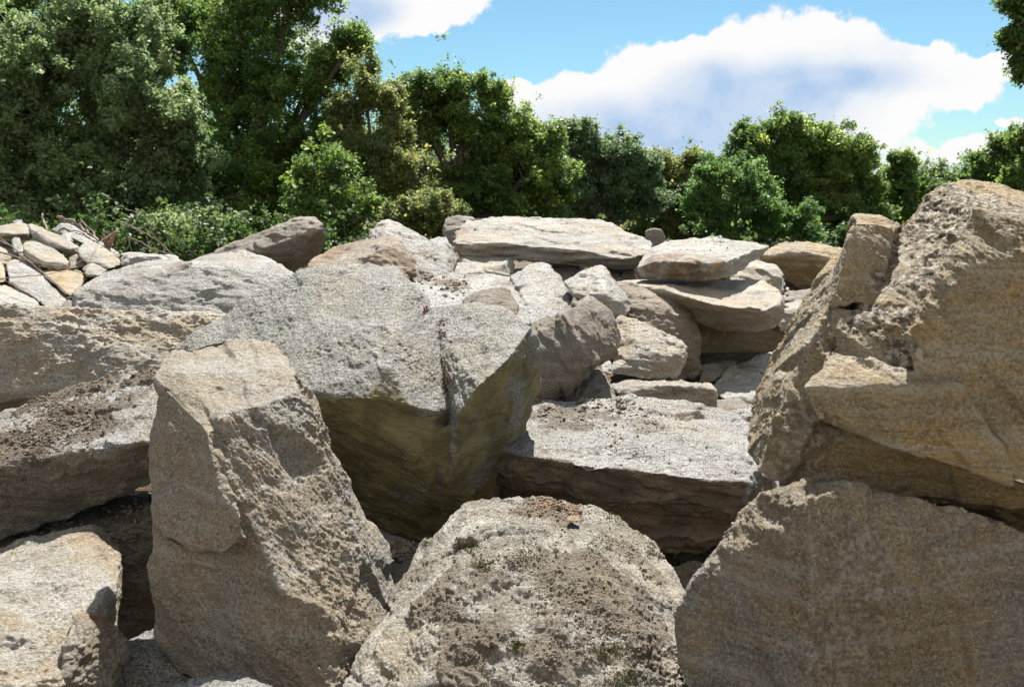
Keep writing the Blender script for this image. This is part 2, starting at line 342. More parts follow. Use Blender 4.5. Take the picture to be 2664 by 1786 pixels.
    for nm, arr in (('stain_or_shade', st), ('soil', so), ('edge', ew), ('rust', ru), ('coarse', ca)):
        a = me.attributes.new(nm, 'FLOAT', 'POINT'); a.data.foreach_set('value', arr.astype(np.float32))
    me.update(); me.polygons.foreach_set('use_smooth', np.ones(len(me.polygons), bool))
    me.materials.clear(); me.materials.append(mat); me.name = name
    o = bpy.data.objects.new(name, me); C.objects.link(o); o.location = cen
    tag(o, label, cat, group); ROCKS[key or label] = o
    return o
def Z(tag_, pts):
    ox, oy, s = {'A': (0, 500, .3848), 'B': (700, 500, .3848), 'C': (1400, 500, .3848), 'D': (1764, 450, .3848), 'E': (0, 1000, .5014), 'F': (800, 1000, .5013), 'G': (1700, 1000, .5013), 'H': (0, 540, .17857)}[tag_]
    return [(ox+a*s, oy+b*s, Y) for a, b, Y in pts]

#ROCKS_BEGIN
# ---- foreground
rock('boulder', 'huge grey heart-shaped boulder with a V notch and an olive green underside', M_heart, [
  [(438, 917, 3.95), (505, 865, 4.02), (570, 820, 4.08), (672, 757, 4.15), (786, 697, 4.22), (900, 684, 4.26), (968, 686, 4.24), (1031, 700, 4.12), (1031, 729, 3.95), (1082, 746, 4.02), (1118, 778, 4.0), (1140, 870, 4.0), (1160, 970, 3.76), (1168, 1060, 3.46),
   (1048, 866, 3.6), (1008, 945, 3.4), (957, 1036, 3.3), (1065, 1055, 3.31), (1130, 1068, 3.36), (791, 1031, 3.38), (600, 1010, 3.6), (1093, 1418, 3.66), (1002, 1384, 3.7), (800, 1250, 3.65), (600, 1100, 3.78), (1120, 1250, 3.42), (1200, 1390, 3.72)],
  [(1118, 800, 4.05), (1241, 786, 4.0), (1310, 797, 3.95), (1384, 848, 3.72), (1418, 911, 3.86), (1414, 968, 3.86), (1386, 1048, 3.86), (1346, 1162, 3.86), (1298, 1304, 3.8), (1200, 1400, 3.7), (1321, 934, 3.46), (1241, 1006, 3.34),
   (1190, 1075, 3.34), (1140, 868, 4.0), (1162, 970, 3.76), (1176, 1065, 3.46), (1130, 1380, 3.6), (1180, 1220, 3.38)],
  [(1100, 1115, 3.38), (1173, 1120, 3.44), (1235, 1100, 3.42), (1100, 1385, 3.64), (1230, 1375, 3.62), (1160, 1250, 3.42)]],
  back=0.35, frac=0.2, facets=3, lump=0.010, strata=((0.5, -0.2, 1), 0.05, 0.004), stain_or_shade=((0.25, -0.95, -0.35), 0.55, 0.95, [(1260, 1240, 3.6, 0.07, 0.6), (1240, 1150, 3.42, 0.02, 0.9), (1120, 1060, 3.35, 0.05, 1.0)]), key='heart')
rock('boulder', 'tall tan boulder standing upright with a flat sunlit top and a smooth shaded left face', M_tan, [
  [(404, 985, 2.86), (425, 928, 2.98), (478, 903, 3.08), (570, 880, 3.16), (640, 878, 3.18), (700, 890, 3.14), (746, 943, 3.02), (780, 1014, 2.98), (814, 1093, 2.98), (877, 1230, 3.04), (945, 1327, 3.02), (1002, 1424, 2.98), (1036, 1526, 2.92),
   (1002, 1600, 2.72), (957, 1640, 2.55), (934, 1720, 2.45), (900, 1840, 2.35), (777, 1020, 2.82), (692, 1050, 2.68), (592, 1073, 2.6), (526, 1078, 2.64), (426, 1055, 2.80), (399, 1100, 2.78), (535, 1120, 2.55),
   (410, 1253, 2.72), (401, 1424, 2.66), (399, 1595, 2.62), (410, 1690, 2.6), (456, 1760, 2.58), (620, 1800, 2.45), (551, 1210, 2.5), (602, 1321, 2.46), (672, 1391, 2.43), (702, 1481, 2.41), (722, 1592, 2.38), (802, 1702, 2.32), (860, 1800, 2.3)],
  {'p': [(404, 1350, 2.68), (440, 1378, 2.60), (500, 1418, 2.50), (555, 1442, 2.425), (600, 1427, 2.395), (645, 1400, 2.405), (602, 1321, 2.445), (551, 1210, 2.49), (535, 1125, 2.55), (415, 1200, 2.725), (407, 1290, 2.70)], 't': 0.15}],
  back=0.1, shrink=0.85, lump=0.02, amp=1.4, frac=0.45, calm=((-0.75, -0.65, 0), 0.7, 0.7, 0.82), facets=0, strata=((0.75, 0.2, 0.6), 0.10, 0.012), key='standing')
rock('boulder', 'low rounded boulder at the bottom centre covered with soil crumbs, moss and white lichen patches', M_patch, [
  [(880, 1800, 2.3), (945, 1690, 2.42), (1000, 1602, 2.56), (1041, 1516, 2.7), (1081, 1441, 2.82), (1126, 1386, 2.92), (1175, 1345, 3.0), (1226, 1317, 3.05), (1301, 1307, 3.08), (1376, 1303, 3.1), (1427, 1300, 3.1), (1477, 1302, 3.1), (1552, 1312, 3.06),
   (1612, 1340, 3.0), (1677, 1381, 2.92), (1727, 1436, 2.82), (1772, 1501, 2.7), (1795, 1570, 2.58), (1812, 1680, 2.4), (1820, 1840, 2.25), (1250, 1400, 2.68), (1380, 1400, 2.66), (1500, 1400, 2.68), (1620, 1440, 2.68), (1150, 1520, 2.5), (1280, 1520, 2.40), (1420, 1500, 2.44), (1580, 1520, 2.46), (1700, 1580, 2.46),
   (1150, 1650, 2.28), (1300, 1640, 2.22), (1480, 1640, 2.23), (1640, 1680, 2.26), (1120, 1786, 2.14), (1350, 1786, 2.08), (1600, 1800, 2.12), (1350, 2050, 2.02), (1050, 2000, 2.14), (1700, 2050, 2.14)]],
  back=0.3, amp=1.1, smooth=14, facets=0, frac=0.38, lump=0.02, soil=[(1180, 1590, 2.4, 0.13, 0.8), (1230, 1700, 2.2, 0.10, 0.8), (1500, 1540, 2.42, 0.16, 0.75), (1450, 1330, 2.95, 0.13, 0.8), (1600, 1640, 2.35, 0.15, 0.7), (1470, 1720, 2.2, 0.12, 0.7), (1650, 1440, 2.7, 0.12, 0.6), (1080, 1470, 2.68, 0.07, 0.6)],
  stain_or_shade=((0.2, 0.1, 1), 1.05, 0.5), key='bottom_mid')
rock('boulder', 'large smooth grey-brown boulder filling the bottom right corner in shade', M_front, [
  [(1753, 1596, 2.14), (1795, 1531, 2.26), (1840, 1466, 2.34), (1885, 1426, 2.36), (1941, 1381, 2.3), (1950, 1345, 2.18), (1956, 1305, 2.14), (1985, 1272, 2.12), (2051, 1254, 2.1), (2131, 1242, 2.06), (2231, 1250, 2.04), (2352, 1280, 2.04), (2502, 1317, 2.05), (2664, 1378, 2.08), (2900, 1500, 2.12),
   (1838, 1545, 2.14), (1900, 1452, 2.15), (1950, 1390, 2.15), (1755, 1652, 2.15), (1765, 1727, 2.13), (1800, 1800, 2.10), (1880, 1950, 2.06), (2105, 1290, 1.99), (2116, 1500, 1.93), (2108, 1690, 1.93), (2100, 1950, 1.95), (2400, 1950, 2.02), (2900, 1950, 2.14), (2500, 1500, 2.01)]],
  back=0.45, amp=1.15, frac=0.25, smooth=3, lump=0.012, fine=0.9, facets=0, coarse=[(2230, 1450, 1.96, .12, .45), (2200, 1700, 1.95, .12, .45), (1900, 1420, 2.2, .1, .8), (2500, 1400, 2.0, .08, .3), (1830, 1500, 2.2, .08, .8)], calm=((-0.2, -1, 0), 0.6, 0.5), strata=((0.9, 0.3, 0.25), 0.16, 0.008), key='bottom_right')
rock('boulder', 'massive golden jagged boulder rising at the right edge with a pointed speckled top', M_gold, [
  {'p': [(2529, 537, 2.33), (2529, 690, 2.22), (2413, 757, 2.24), (2358, 868, 2.18), (2382, 972, 2.14), (2535, 1217, 2.08), (2664, 1266, 2.06), (2950, 1370, 2.05), (2950, 620, 2.28), (2650, 565, 2.32)], 't': 0.45},
  {'p': [(2162, 904, 2.26), (2199, 941, 2.22), (2382, 972, 2.14), (2500, 1000, 2.10), (2093, 1008, 2.16), (2125, 1094, 2.17), (2290, 1155, 2.12), (2535, 1217, 2.08), (2664, 1266, 2.06), (2140, 920, 2.30)], 't': 0.4},
  {'p': [(2352, 592, 2.55), (2382, 553, 2.58), (2418, 510, 2.6), (2437, 480, 2.62), (2470, 464, 2.64), (2505, 462, 2.66), (2540, 470, 2.68), (2664, 510, 2.7), (2950, 560, 2.7), (2309, 678, 2.5), (2297, 770, 2.42), (2260, 800, 2.40), (2225, 796, 2.42), (2185, 849, 2.36), (2163, 900, 2.275), (2200, 936, 2.235), (2382, 966, 2.155),
     (2431, 794, 2.3), (2529, 690, 2.28), (2529, 545, 2.42), (2950, 700, 2.3), (2450, 560, 2.5)], 't': 0.45},
  {'p': [(2221, 572, 2.44), (2290, 576, 2.45), (2346, 592, 2.46), (2321, 640, 2.42), (2278, 784, 2.34), (2162, 796, 2.34), (2200, 655, 2.42), (2194, 656, 2.6), (2228, 568, 2.6), (2340, 585, 2.6), (2130, 800, 2.6), (2260, 780, 2.6)], 't': 0},
  {'p': [(2300, 604, 2.66), (2420, 590, 2.66), (2420, 800, 2.5), (2235, 830, 2.52), (2250, 700, 2.64)], 't': 0.3},
  {'p': [(2194, 658, 2.82), (2137, 731, 2.82), (2099, 758, 2.82), (2045, 854, 2.8), (2003, 970, 2.75), (1964, 1050, 2.7), (1951, 1092, 2.62), (1946, 1180, 2.45), (2200, 662, 2.5), (2165, 796, 2.4), (2110, 880, 2.36), (2064, 941, 2.36), (2015, 1082, 2.3), (1990, 1150, 2.28), (1970, 1228, 2.27), (2026, 1262, 2.27),
    (2120, 1120, 2.24), (2230, 1240, 2.5), (2300, 900, 2.38), (2250, 760, 2.5)], 't': 0.25},
  {'p': [(2026, 1262, 2.3), (2251, 1246, 2.85), (2450, 1278, 2.95), (2700, 1365, 2.95), (2950, 1460, 2.95), (2535, 1208, 2.14), (2950, 1355, 2.1), (2110, 1095, 2.24)], 't': 0.3},
  {'p': [(2168, 796, 2.36), (2212, 815, 2.33), (2205, 870, 2.28), (2150, 885, 2.28), (2168, 800, 2.45), (2250, 860, 2.4)], 't': 0.15}],
  back=0.4, amp=0.85, frac=0.22, smooth=3, lump=0.008, facets=1, calm=((-0.1, -1, -0.15), 0.8, 0.7), strata=((0.80, 0.15, 0.5), 0.09, 0.007),
  coarse=[(2450, 600, 2.5, .15, 1), (2560, 520, 2.5, .12, 1), (2400, 740, 2.4, .13, 1), (2370, 850, 2.3, .08, 1), (2270, 880, 2.3, .08, 1), (2300, 1000, 2.2, .05, .8), (2350, 930, 2.2, .06, 1), (2150, 1130, 2.2, .06, .7), (2000, 1120, 2.35, .13, .6), (2090, 850, 2.6, .2, .5), (2620, 640, 2.3, .05, .6), (2400, 1240, 2.3, .15, .6)], key='right')
rock('boulder', 'wide flat-topped slab boulder in the middle with a pale sunlit top and dark brown front', M_grey, [
  [(1200, 1050, 4.7), (1330, 1036, 4.72), (1515, 1040, 4.7), (1651, 1046, 4.66), (1822, 1056, 4.6), (1953, 1085, 4.5), (1990, 1160, 4.1), (1965, 1219, 3.65), (1925, 1262, 3.5), (1868, 1268, 3.46), (1777, 1243, 3.5), (1651, 1236, 3.5), (1526, 1210, 3.55), (1401, 1192, 3.6), (1327, 1180, 3.64), (1240, 1170, 3.7),
   (1265, 1300, 3.76), (1400, 1380, 3.72), (1520, 1420, 3.66), (1731, 1441, 3.6), (1856, 1447, 3.62), (1936, 1384, 3.68), (1962, 1360, 3.8), (2050, 1300, 4.2)],
  {'p': [(1515, 1031, 4.68), (1651, 1040, 4.66), (1822, 1051, 4.6), (1936, 1074, 4.5), (1953, 1092, 4.46), (1950, 1139, 4.1), (1860, 1120, 4.16), (1777, 1107, 4.2), (1620, 1080, 4.36), (1500, 1070, 4.45), (1950, 1170, 4.1), (1777, 1140, 4.2), (1600, 1100, 4.36)], 't': 0.05}],
  back=0.25, amp=1.0, smooth=6, lump=0.012, stain_or_shade=((0, -1, -0.25), 0.5, 0.85), soil=[(1450, 1080, 4.3, 0.24, 0.8), (1700, 1110, 4.2, 0.15, 0.4)], frac=0.55, strata=((0.05, 0.05, 1), 0.06, 0.012), key='mid_slab')
MATS['grey_olive_gneiss']
# left foreground
rock('boulder', 'broad tilted slab at the left edge with clods of soil on its sunlit top', M_grey, [
  [(-250, 1180, 3.7), (0, 1082, 3.7), (100, 1040, 3.72), (233, 1004, 3.74), (342, 968, 3.76), (420, 965, 3.76), (520, 990, 3.6), (520, 1120, 3.1), (404, 1145, 3.1), (319, 1150, 3.08), (228, 1196, 3.05), (137, 1213, 3.04), (0, 1226, 3.04), (-250, 1260, 3.0), (-250, 1480, 3.1), (0, 1372, 3.14), (228, 1327, 3.14), (399, 1247, 3.2), (520, 1200, 3.2)]],
  back=0.12, amp=1.5, lump=0.015, soil=[(60, 1160, 3.2, 0.2, 1), (180, 1110, 3.35, 0.17, 1), (250, 1150, 3.2, 0.1, 0.9), (120, 1050, 3.6, 0.14, 1), (240, 1010, 3.68, 0.12, 1), (380, 990, 3.65, 0.09, 1), (300, 1060, 3.5, 0.1, 0.6)],
  stain_or_shade=((0, -1, -0.3), 0.7, 0.6), strata=((0.2, -0.1, 1), 0.06, 0.008), key='soil_slab')
rock('boulder', 'long rough boulder with a brownish face at the left edge below the pale rounded boulder', M_tan, [
  [(-300, 780, 4.62), (0, 788, 4.62), (68, 798, 4.62), (125, 811, 4.62), (285, 820, 4.62), (512, 822, 4.63), (640, 820, 4.66), (700, 900, 4.5), (440, 960, 4.36), (399, 968, 4.36), (228, 1000, 4.34), (100, 1035, 4.34), (0, 1045, 4.33), (-300, 1060, 4.3), (-300, 1130, 4.5), (0, 1100, 4.5), (300, 1050, 4.5), (600, 1000, 4.5)]],
  back=0.35, amp=1.7, frac=0.2, lump=0.015, key='left_big')
rock('boulder', 'tan-topped block in the bottom left corner with a yellow tint and a sharp right edge', M_tan, [
  [(-250, 1500, 2.9), (0, 1428, 2.95), (100, 1383, 2.98), (211, 1363, 3.0), (281, 1358, 3.0), (308, 1381, 2.94), (313, 1401, 2.9), (308, 1476, 2.75), (298, 1551, 2.65), (240, 1590, 2.5), (100, 1640, 2.35), (-250, 1700, 2.25), (250, 1420, 2.82), (245, 1560, 2.6), (296, 1640, 2.75), (280, 1900, 2.7), (-250, 1950, 2.3), (100, 1900, 2.3), (0, 1790, 2.15), (150, 1780, 2.2)]],
  back=0.15, amp=1.1, rust=[(240, 1400, 2.85, .1, .55), (120, 1450, 2.75, .08, .4)], key='bl1')
rock('rock_chunk', 'rust-brown shaded chunk at the bottom left beside the yellow-tinted block', M_rust, [
  Z('E', [(340, 1330, 2.3), (375, 1180, 2.42), (450, 1165, 2.46), (560, 1220, 2.48), (610, 1275, 2.5), (640, 1268, 2.52), (685, 1340, 2.5), (660, 1420, 2.45), (600, 1540, 2.38), (560, 1700, 2.35), (350, 1700, 2.25), (330, 1500, 2.25), (480, 1500, 2.33)])],
  back=0.18, amp=1.0, key='bl_chunk')
rock('boulder', 'crusty dark boulder behind the tan-topped block, under the soil slab', M_brown, [
  [(-250, 1450, 3.25), (0, 1396, 3.3), (100, 1343, 3.32), (175, 1336, 3.34), (261, 1346, 3.3), (311, 1305, 3.36), (376, 1284, 3.4), (480, 1285, 3.4), (480, 1750, 3.1), (260, 1400, 3.12), (400, 1350, 3.14), (0, 1440, 3.1), (-250, 1800, 3.1)]],
  back=0.3, amp=1.6, soil=[(340, 1310, 3.3, 0.12, 1), (150, 1350, 3.3, 0.15, 0.8)], key='bl2')
rock('boulder', 'grey shaded boulder low at the bottom left between the standing boulder and the brown chunk', M_heart, [
  [(280, 1786, 2.5), (310, 1700, 2.6), (346, 1655, 2.7), (395, 1630, 2.75), (470, 1640, 2.75), (560, 1750, 2.6), (560, 1950, 2.4), (260, 1950, 2.4)]], back=0.2, key='bl3')
rock('stone', 'pale stone peeking in at the bottom edge below the standing boulder', M_grey, [
  [(440, 1790, 2.2), (500, 1768, 2.24), (560, 1760, 2.26), (640, 1763, 2.26), (700, 1790, 2.22), (720, 1950, 2.1), (430, 1950, 2.1)]], back=0.2, cat='stone', key='bl4')
rock('stone', 'dark stone wedged in the gap between the standing boulder and the low rounded boulder', M_brown, [
  [(900, 1350, 3.3), (1000, 1384, 3.3), (1050, 1400, 3.3), (1130, 1430, 3.25), (1120, 1560, 3.05), (960, 1700, 3.0), (900, 1500, 3.1)]], back=0.2, cat='stone', key='gap1')
rock('stone', 'shadowed stone deep in the gap right of the low rounded boulder', M_brown, [
  [(1650, 1480, 3.5), (1760, 1470, 3.5), (1900, 1455, 3.5), (1960, 1500, 3.4), (1900, 1700, 3.2), (1700, 1700, 3.2)]], back=0.2, cat='stone', key='gap2')
rock('stone', 'small bluish-shaded stone at the bottom edge left of the corner boulder', M_grey, [
  [(1735, 1725, 2.35), (1770, 1720, 2.35), (1800, 1790, 2.25), (1790, 1950, 2.2), (1700, 1950, 2.2)]], back=0.2, cat='stone', key='gap3')
# ---- middle distance
rock('boulder', 'bright pale rounded boulder in the left middle with a brown stained crest', M_grey, [
  [(165, 830, 5.85), (182, 803, 5.9), (192, 770, 6.0), (205, 748, 6.1), (262, 712, 6.45), (330, 692, 6.5), (376, 683, 6.55), (456, 667, 6.6), (500, 680, 6.2), (470, 850, 5.8), (300, 860, 5.8)],
  [(480, 690, 6.2), (512, 674, 6.6), (570, 664, 6.65), (638, 661, 6.65), (695, 672, 6.6), (740, 692, 6.4), (790, 720, 6.1), (820, 780, 5.9), (700, 880, 5.75), (300, 870, 5.78), (430, 700, 6.15), (250, 760, 6.0)]],
  back=0.35, amp=1.25, frac=0.2, smooth=4, lump=0.015, facets=4, rust=[(460, 690, 6.2, .1, .6), (350, 690, 6.2, .12, .4)], key='back_left')
rock('boulder', 'dark brown pointed boulder leaning up to the right against the trees', M_brown, [
  [(500, 684, 7.5), (512, 672, 7.5), (560, 648, 7.5), (638, 621, 7.45), (729, 585, 7.4), (775, 564, 7.4), (800, 560, 7.4), (820, 559, 7.4), (845, 568, 7.4), (853, 580, 7.4), (854, 615, 7.45), (837, 649, 7.5), (786, 702, 7.6), (740, 740, 7.65), (540, 720, 7.5), (820, 600, 7.2), (780, 660, 7.3), (640, 660, 7.25)]],
  back=0.45, shrink=0.72, amp=1.0, key='brown_pt')
rock('boulder', 'wedge of rust-orange stained rock with a dark rusty right end', M_rust, [
  Z('B', [(190, 545, 6.1), (300, 440, 6.4), (420, 390, 6.5), (540, 350, 6.5), (680, 310, 6.5), (860, 308, 6.4), (890, 325, 6.3), (930, 390, 6.3), (990, 460, 6.2), (990, 560, 6.1), (730, 400, 6.0), (740, 480, 5.95), (900, 620, 5.9), (300, 600, 5.9)])],
  back=0.3, amp=1.3, rust=[(1030, 660, 6.1, .17, 1), (1060, 700, 6.0, .12, 1), (900, 670, 6.3, .25, .6)], facets=6, key='rusty')
rock('boulder', 'pale peaked boulder behind the rust-stained wedge', M_grey, [
  Z('B', [(640, 350, 7.4), (680, 280, 7.4), (715, 215, 7.4), (760, 190, 7.4), (810, 178, 7.4), (860, 205, 7.35), (960, 260, 7.35), (1040, 295, 7.35), (1090, 335, 7.3), (1100, 420, 7.1), (1000, 560, 6.7), (700, 500, 6.8), (790, 220, 7.25)])],
  back=0.3, key='peak1', strata=((0.5, 0, 0.9), 0.05, 0.006))
rock('boulder', 'grey striped block between the pale peaked boulder and the big flat slab', M_grey, [
  Z('B', [(930, 390, 6.9), (1080, 330, 6.95), (1150, 302, 7.0), (1195, 295, 7.0), (1215, 340, 6.95), (1250, 400, 6.9), (1278, 455, 6.85), (1240, 540, 6.6), (1210, 640, 6.4), (980, 640, 6.35), (1190, 400, 6.7), (1195, 520, 6.5)])],
  back=0.25, key='peak2', strata=((0.5, 0, 0.9), 0.05, 0.006))
rock('boulder', 'grey block poking out behind the left end of the big flat slab', M_brown, [
  Z('B', [(1170, 300, 7.9), (1180, 210, 7.95), (1195, 172, 8.0), (1300, 162, 8.0), (1400, 165, 8.0), (1350, 300, 7.8), (1240, 360, 7.8), (1215, 350, 7.8)])], back=0.35, key='beh_slab')
rock('rock_slab', 'biggest flat pale slab on top of the heap in front of the trees', M_slab, [
  [(1180, 628, 7.1), (1190, 600, 7.3), (1207, 572, 7.6), (1241, 563, 7.75), (1330, 565, 7.85), (1424, 569, 7.85), (1500, 570, 7.85), (1572, 574, 7.8), (1640, 603, 7.6), (1697, 627, 7.4), (1705, 655, 7.2), (1704, 672, 7.15), (1674, 690, 7.05), (1629, 697, 7.0), (1500, 684, 6.95), (1481, 683, 6.95), (1367, 680, 6.95), (1300, 662, 7.0), (1196, 666, 7.0), (1181, 652, 7.02),
   (1190, 634, 6.98), (1310, 632, 6.9), (1400, 640, 6.88), (1481, 648, 6.86), (1629, 674, 6.85), (1690, 660, 7.0)]],
  back=0.12, shrink=0.9, amp=1.2, smooth=3, lump=0.012, strata=((0.03, 0.05, 1), 0.032, 0.020), vox=0.008, cat='slab', frac=0.3, facets=3, rust=[(1190, 600, 7.3, .12, .6)], key='slab1')
rock('stone', 'small round brown stone poking up behind the right end of the biggest flat slab', M_brown, [
  [(1680, 600, 8.2), (1700, 593, 8.2), (1720, 596, 8.2), (1731, 610, 8.2), (1731, 640, 8.2), (1700, 645, 8.2), (1680, 640, 8.2)]], back=0.25, cat='stone', key='beh_slab_r')
rock('rock_slab', 'thick tan slab with a rust-brown patch on its front, right of the biggest flat slab', M_slab, [
  Z('C', [(655, 510, 6.50), (670, 580, 6.50), (800, 592, 6.40), (990, 602, 6.35), (1150, 598, 6.35), (1280, 582, 6.40), (1380, 530, 6.60), (1450, 462, 6.80), (1565, 378, 7.15), (1565, 362, 7.15), (1490, 338, 7.25), (1400, 325, 7.30), (1200, 308, 7.35), (1000, 320, 7.35), (860, 325, 7.25), (790, 362, 6.95), (760, 440, 6.60), (790, 462, 6.40), (1000, 465, 6.25), (1250, 485, 6.27), (1400, 405, 6.65), (1350, 440, 6.50)])],
  back=0.08, shrink=0.9, amp=1.2, smooth=3, strata=((0.03, 0.05, 1), 0.05, 0.01), rust=[(1760, 706, 6.35, .25, 1), (1700, 700, 6.4, .14, .9), (1850, 710, 6.35, .14, .6)], cat='slab', frac=0.22, facets=3, key='slab2')
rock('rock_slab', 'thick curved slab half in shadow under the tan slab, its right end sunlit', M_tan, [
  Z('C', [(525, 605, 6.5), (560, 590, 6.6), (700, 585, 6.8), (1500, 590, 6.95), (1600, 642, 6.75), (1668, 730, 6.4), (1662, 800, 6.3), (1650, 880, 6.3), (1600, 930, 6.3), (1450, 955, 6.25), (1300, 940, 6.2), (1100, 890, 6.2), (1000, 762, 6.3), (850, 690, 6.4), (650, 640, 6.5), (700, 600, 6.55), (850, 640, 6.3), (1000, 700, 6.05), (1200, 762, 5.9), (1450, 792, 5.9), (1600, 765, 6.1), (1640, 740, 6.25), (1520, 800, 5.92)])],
  back=0.2, amp=0.9, smooth=3, strata=((-0.2, 0.05, 1), 0.07, 0.012), cat='slab', frac=0.22, facets=1, stain_or_shade=((0, -1, -0.1), 0.45, 0.3), key='slab3')  # front face tinted brown: painted shade to set it off from the sunlit top
rock('boulder', 'tan block propping up the right side of the tan slab', M_tan, [
  Z('C', [(1280, 560, 7.3), (1400, 470, 7.6), (1460, 455, 7.65), (1540, 475, 7.6), (1610, 487, 7.55), (1650, 545, 7.4), (1680, 630, 7.3), (1640, 695, 7.2), (1500, 680, 7.1), (1300, 640, 7.1), (1410, 500, 7.25), (1590, 530, 7.25)])], back=0.2, key='under2')
rock('boulder', 'long brown boulder on the skyline between the tan slab and the golden jagged boulder', M_gold, [
  Z('C', [(1480, 440, 8.0), (1540, 390, 8.1), (1620, 342, 8.2), (1700, 332, 8.2), (1800, 334, 8.2), (1900, 345, 8.2), (2070, 377, 8.2), (2350, 420, 8.2), (2350, 640, 8.2), (1900, 665, 8.15), (1750, 650, 8.15), (1650, 560, 8.15), (1560, 500, 8.1), (1800, 400, 7.9), (2100, 500, 7.9)])], back=0.4, smooth=6, key='far_right')
rock('boulder', 'dark yellowish boulder in the shadow beneath the curved slab', M_gold, [
  [(1780, 800, 6.75), (2060, 790, 6.75), (2035, 860, 6.75), (2031, 895, 6.75), (2016, 912, 6.7), (1930, 930, 6.65), (1827, 948, 6.6), (1780, 950, 6.6)]], back=0.3, smooth=6, stain_or_shade=((0, -1, 0), 0.8, 0.5), key='dark_under3')
rock('boulder', 'round-edged brown boulder with a cast shadow across it, left of the curved slab', M_brown, [
  Z('C', [(480, 640, 6.2), (540, 608, 6.3), (660, 625, 6.35), (780, 660, 6.35), (930, 702, 6.3), (985, 745, 6.25), (1030, 792, 6.2), (1080, 900, 6.15), (1108, 1000, 6.1), (1110, 1180, 6.1), (1082, 1272, 6.1), (930, 1262, 6.0), (700, 1250, 6.0), (500, 1100, 5.95), (780, 760, 6.0), (1000, 1000, 5.92), (700, 1000, 5.85), (950, 850, 6.0)])], back=0.35, smooth=8, key='round')
rock('rock_chunk', 'small angular block with a grey left face under the biggest flat slab', M_grey, [
  Z('C', [(165, 610, 6.0), (230, 575, 6.1), (300, 548, 6.15), (360, 505, 6.2), (410, 494, 6.2), (440, 510, 6.15), (530, 600, 6.1), (600, 720, 6.0), (637, 800, 5.95), (620, 835, 5.9), (510, 850, 5.75), (480, 700, 5.72), (430, 600, 5.9), (240, 700, 5.85), (400, 850, 5.8)])], back=0.25, key='cube')
rock('stone', 'flat pale stone directly under the left end of the biggest flat slab', M_slab, [
  Z('B', [(1250, 500, 6.9), (1290, 445, 7.0), (1400, 418, 7.1), (1640, 408, 7.1), (1662, 440, 7.0), (1668, 480, 6.95), (1660, 550, 6.8), (1610, 580, 6.7), (1240, 560, 6.6), (1600, 480, 6.75)])], back=0.2, cat='stone', key='flat1')
rock('boulder', 'broad sunlit sloping boulder with dark soil crumbs, right behind the heart-shaped boulder', M_grey, [
  Z('B', [(900, 580, 6.3), (1000, 550, 6.5), (1100, 540, 6.6), (1300, 533, 6.7), (1500, 553, 6.7), (1640, 570, 6.6), (1710, 625, 6.3), (1780, 740, 5.7), (1775, 890, 5.1), (1700, 1000, 5.1), (1000, 800, 5.1), (1400, 700, 5.6)])], back=0.2, drop=0.15, amp=1.2,
  soil=Z('B', [(1030, 600, 6.2)]) and [(1095, 722, 6.3, 0.13, 0.9), (1160, 735, 6.1, 0.12, 0.9), (1190, 762, 5.8, 0.1, 0.8), (1230, 715, 6.5, 0.1, 0.5), (1320, 735, 6.2, 0.12, 0.5)], key='mid_lit')
rock('rock_chunk', 'small chunk with a dark brown broken face at the crest of the heart-shaped boulder', M_brown, [
  Z('B', [(1290, 730, 5.4), (1370, 690, 5.45), (1440, 665, 5.45), (1500, 648, 5.4), (1590, 642, 5.35), (1630, 670, 5.3), (1665, 712, 5.2), (1690, 770, 5.1), (1690, 830, 5.0), (1350, 830, 4.9), (1430, 700, 5.12), (1400, 760, 5.0)])], back=0.2, key='mid_dark')
rock('boulder', 'pale triangular boulder with a wavy grain in front of the small angular block', M_grey, [
  Z('B', [(1630, 578, 6.4), (1690, 540, 6.5), (1750, 493, 6.6), (1800, 480, 6.65), (1860, 474, 6.65), (1900, 500, 6.6), (1980, 590, 6.4), (2050, 720, 6.1), (2060, 760, 5.9), (1900, 870, 5.4), (1780, 930, 5.2), (1760, 800, 5.4), (1700, 650, 5.9)])], back=0.2, amp=1.2, key='tri')
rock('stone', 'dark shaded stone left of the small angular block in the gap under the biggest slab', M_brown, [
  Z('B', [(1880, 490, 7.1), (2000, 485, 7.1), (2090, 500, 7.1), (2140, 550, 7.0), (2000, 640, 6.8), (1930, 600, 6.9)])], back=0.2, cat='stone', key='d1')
rock('stone', 'tan shaded stone under the right end of the biggest flat slab', M_tan, [
  Z('C', [(380, 480, 7.2), (480, 500, 7.2), (580, 512, 7.2), (560, 560, 7.1), (520, 600, 6.95), (420, 560, 7.0)])], back=0.2, cat='stone', key='d2')
rock('stone', 'small grey stone squeezed between the biggest slab and the tan slab', M_brown, [
  Z('C', [(570, 520, 7.1), (650, 510, 7.1), (670, 590, 7.0), (540, 600, 6.95)])], back=0.2, cat='stone', key='d3')
rock('boulder', 'dark brown faceted boulder leaning over the flat-topped slab boulder', M_brown, [
  [(1300, 930, 4.9), (1387, 850, 5.0), (1440, 815, 5.05), (1489, 789, 5.1), (1535, 765, 5.12), (1547, 769, 5.1), (1592, 808, 5.08), (1594, 831, 5.05), (1612, 854, 5.05), (1619, 880, 5.05), (1612, 904, 5.0), (1585, 935, 4.95), (1515, 989, 4.85), (1458, 1031, 4.78), (1400, 1052, 4.75), (1300, 1080, 4.8),
   (1499, 800, 4.82), (1487, 860, 4.72), (1508, 890, 4.66), (1545, 942, 4.72), (1400, 880, 4.85)]],
  back=0.25, amp=1.0, frac=0.2, facets=4, smooth=2, key='center', strata=((0.9, 0.1, 0.4), 0.06, 0.012))
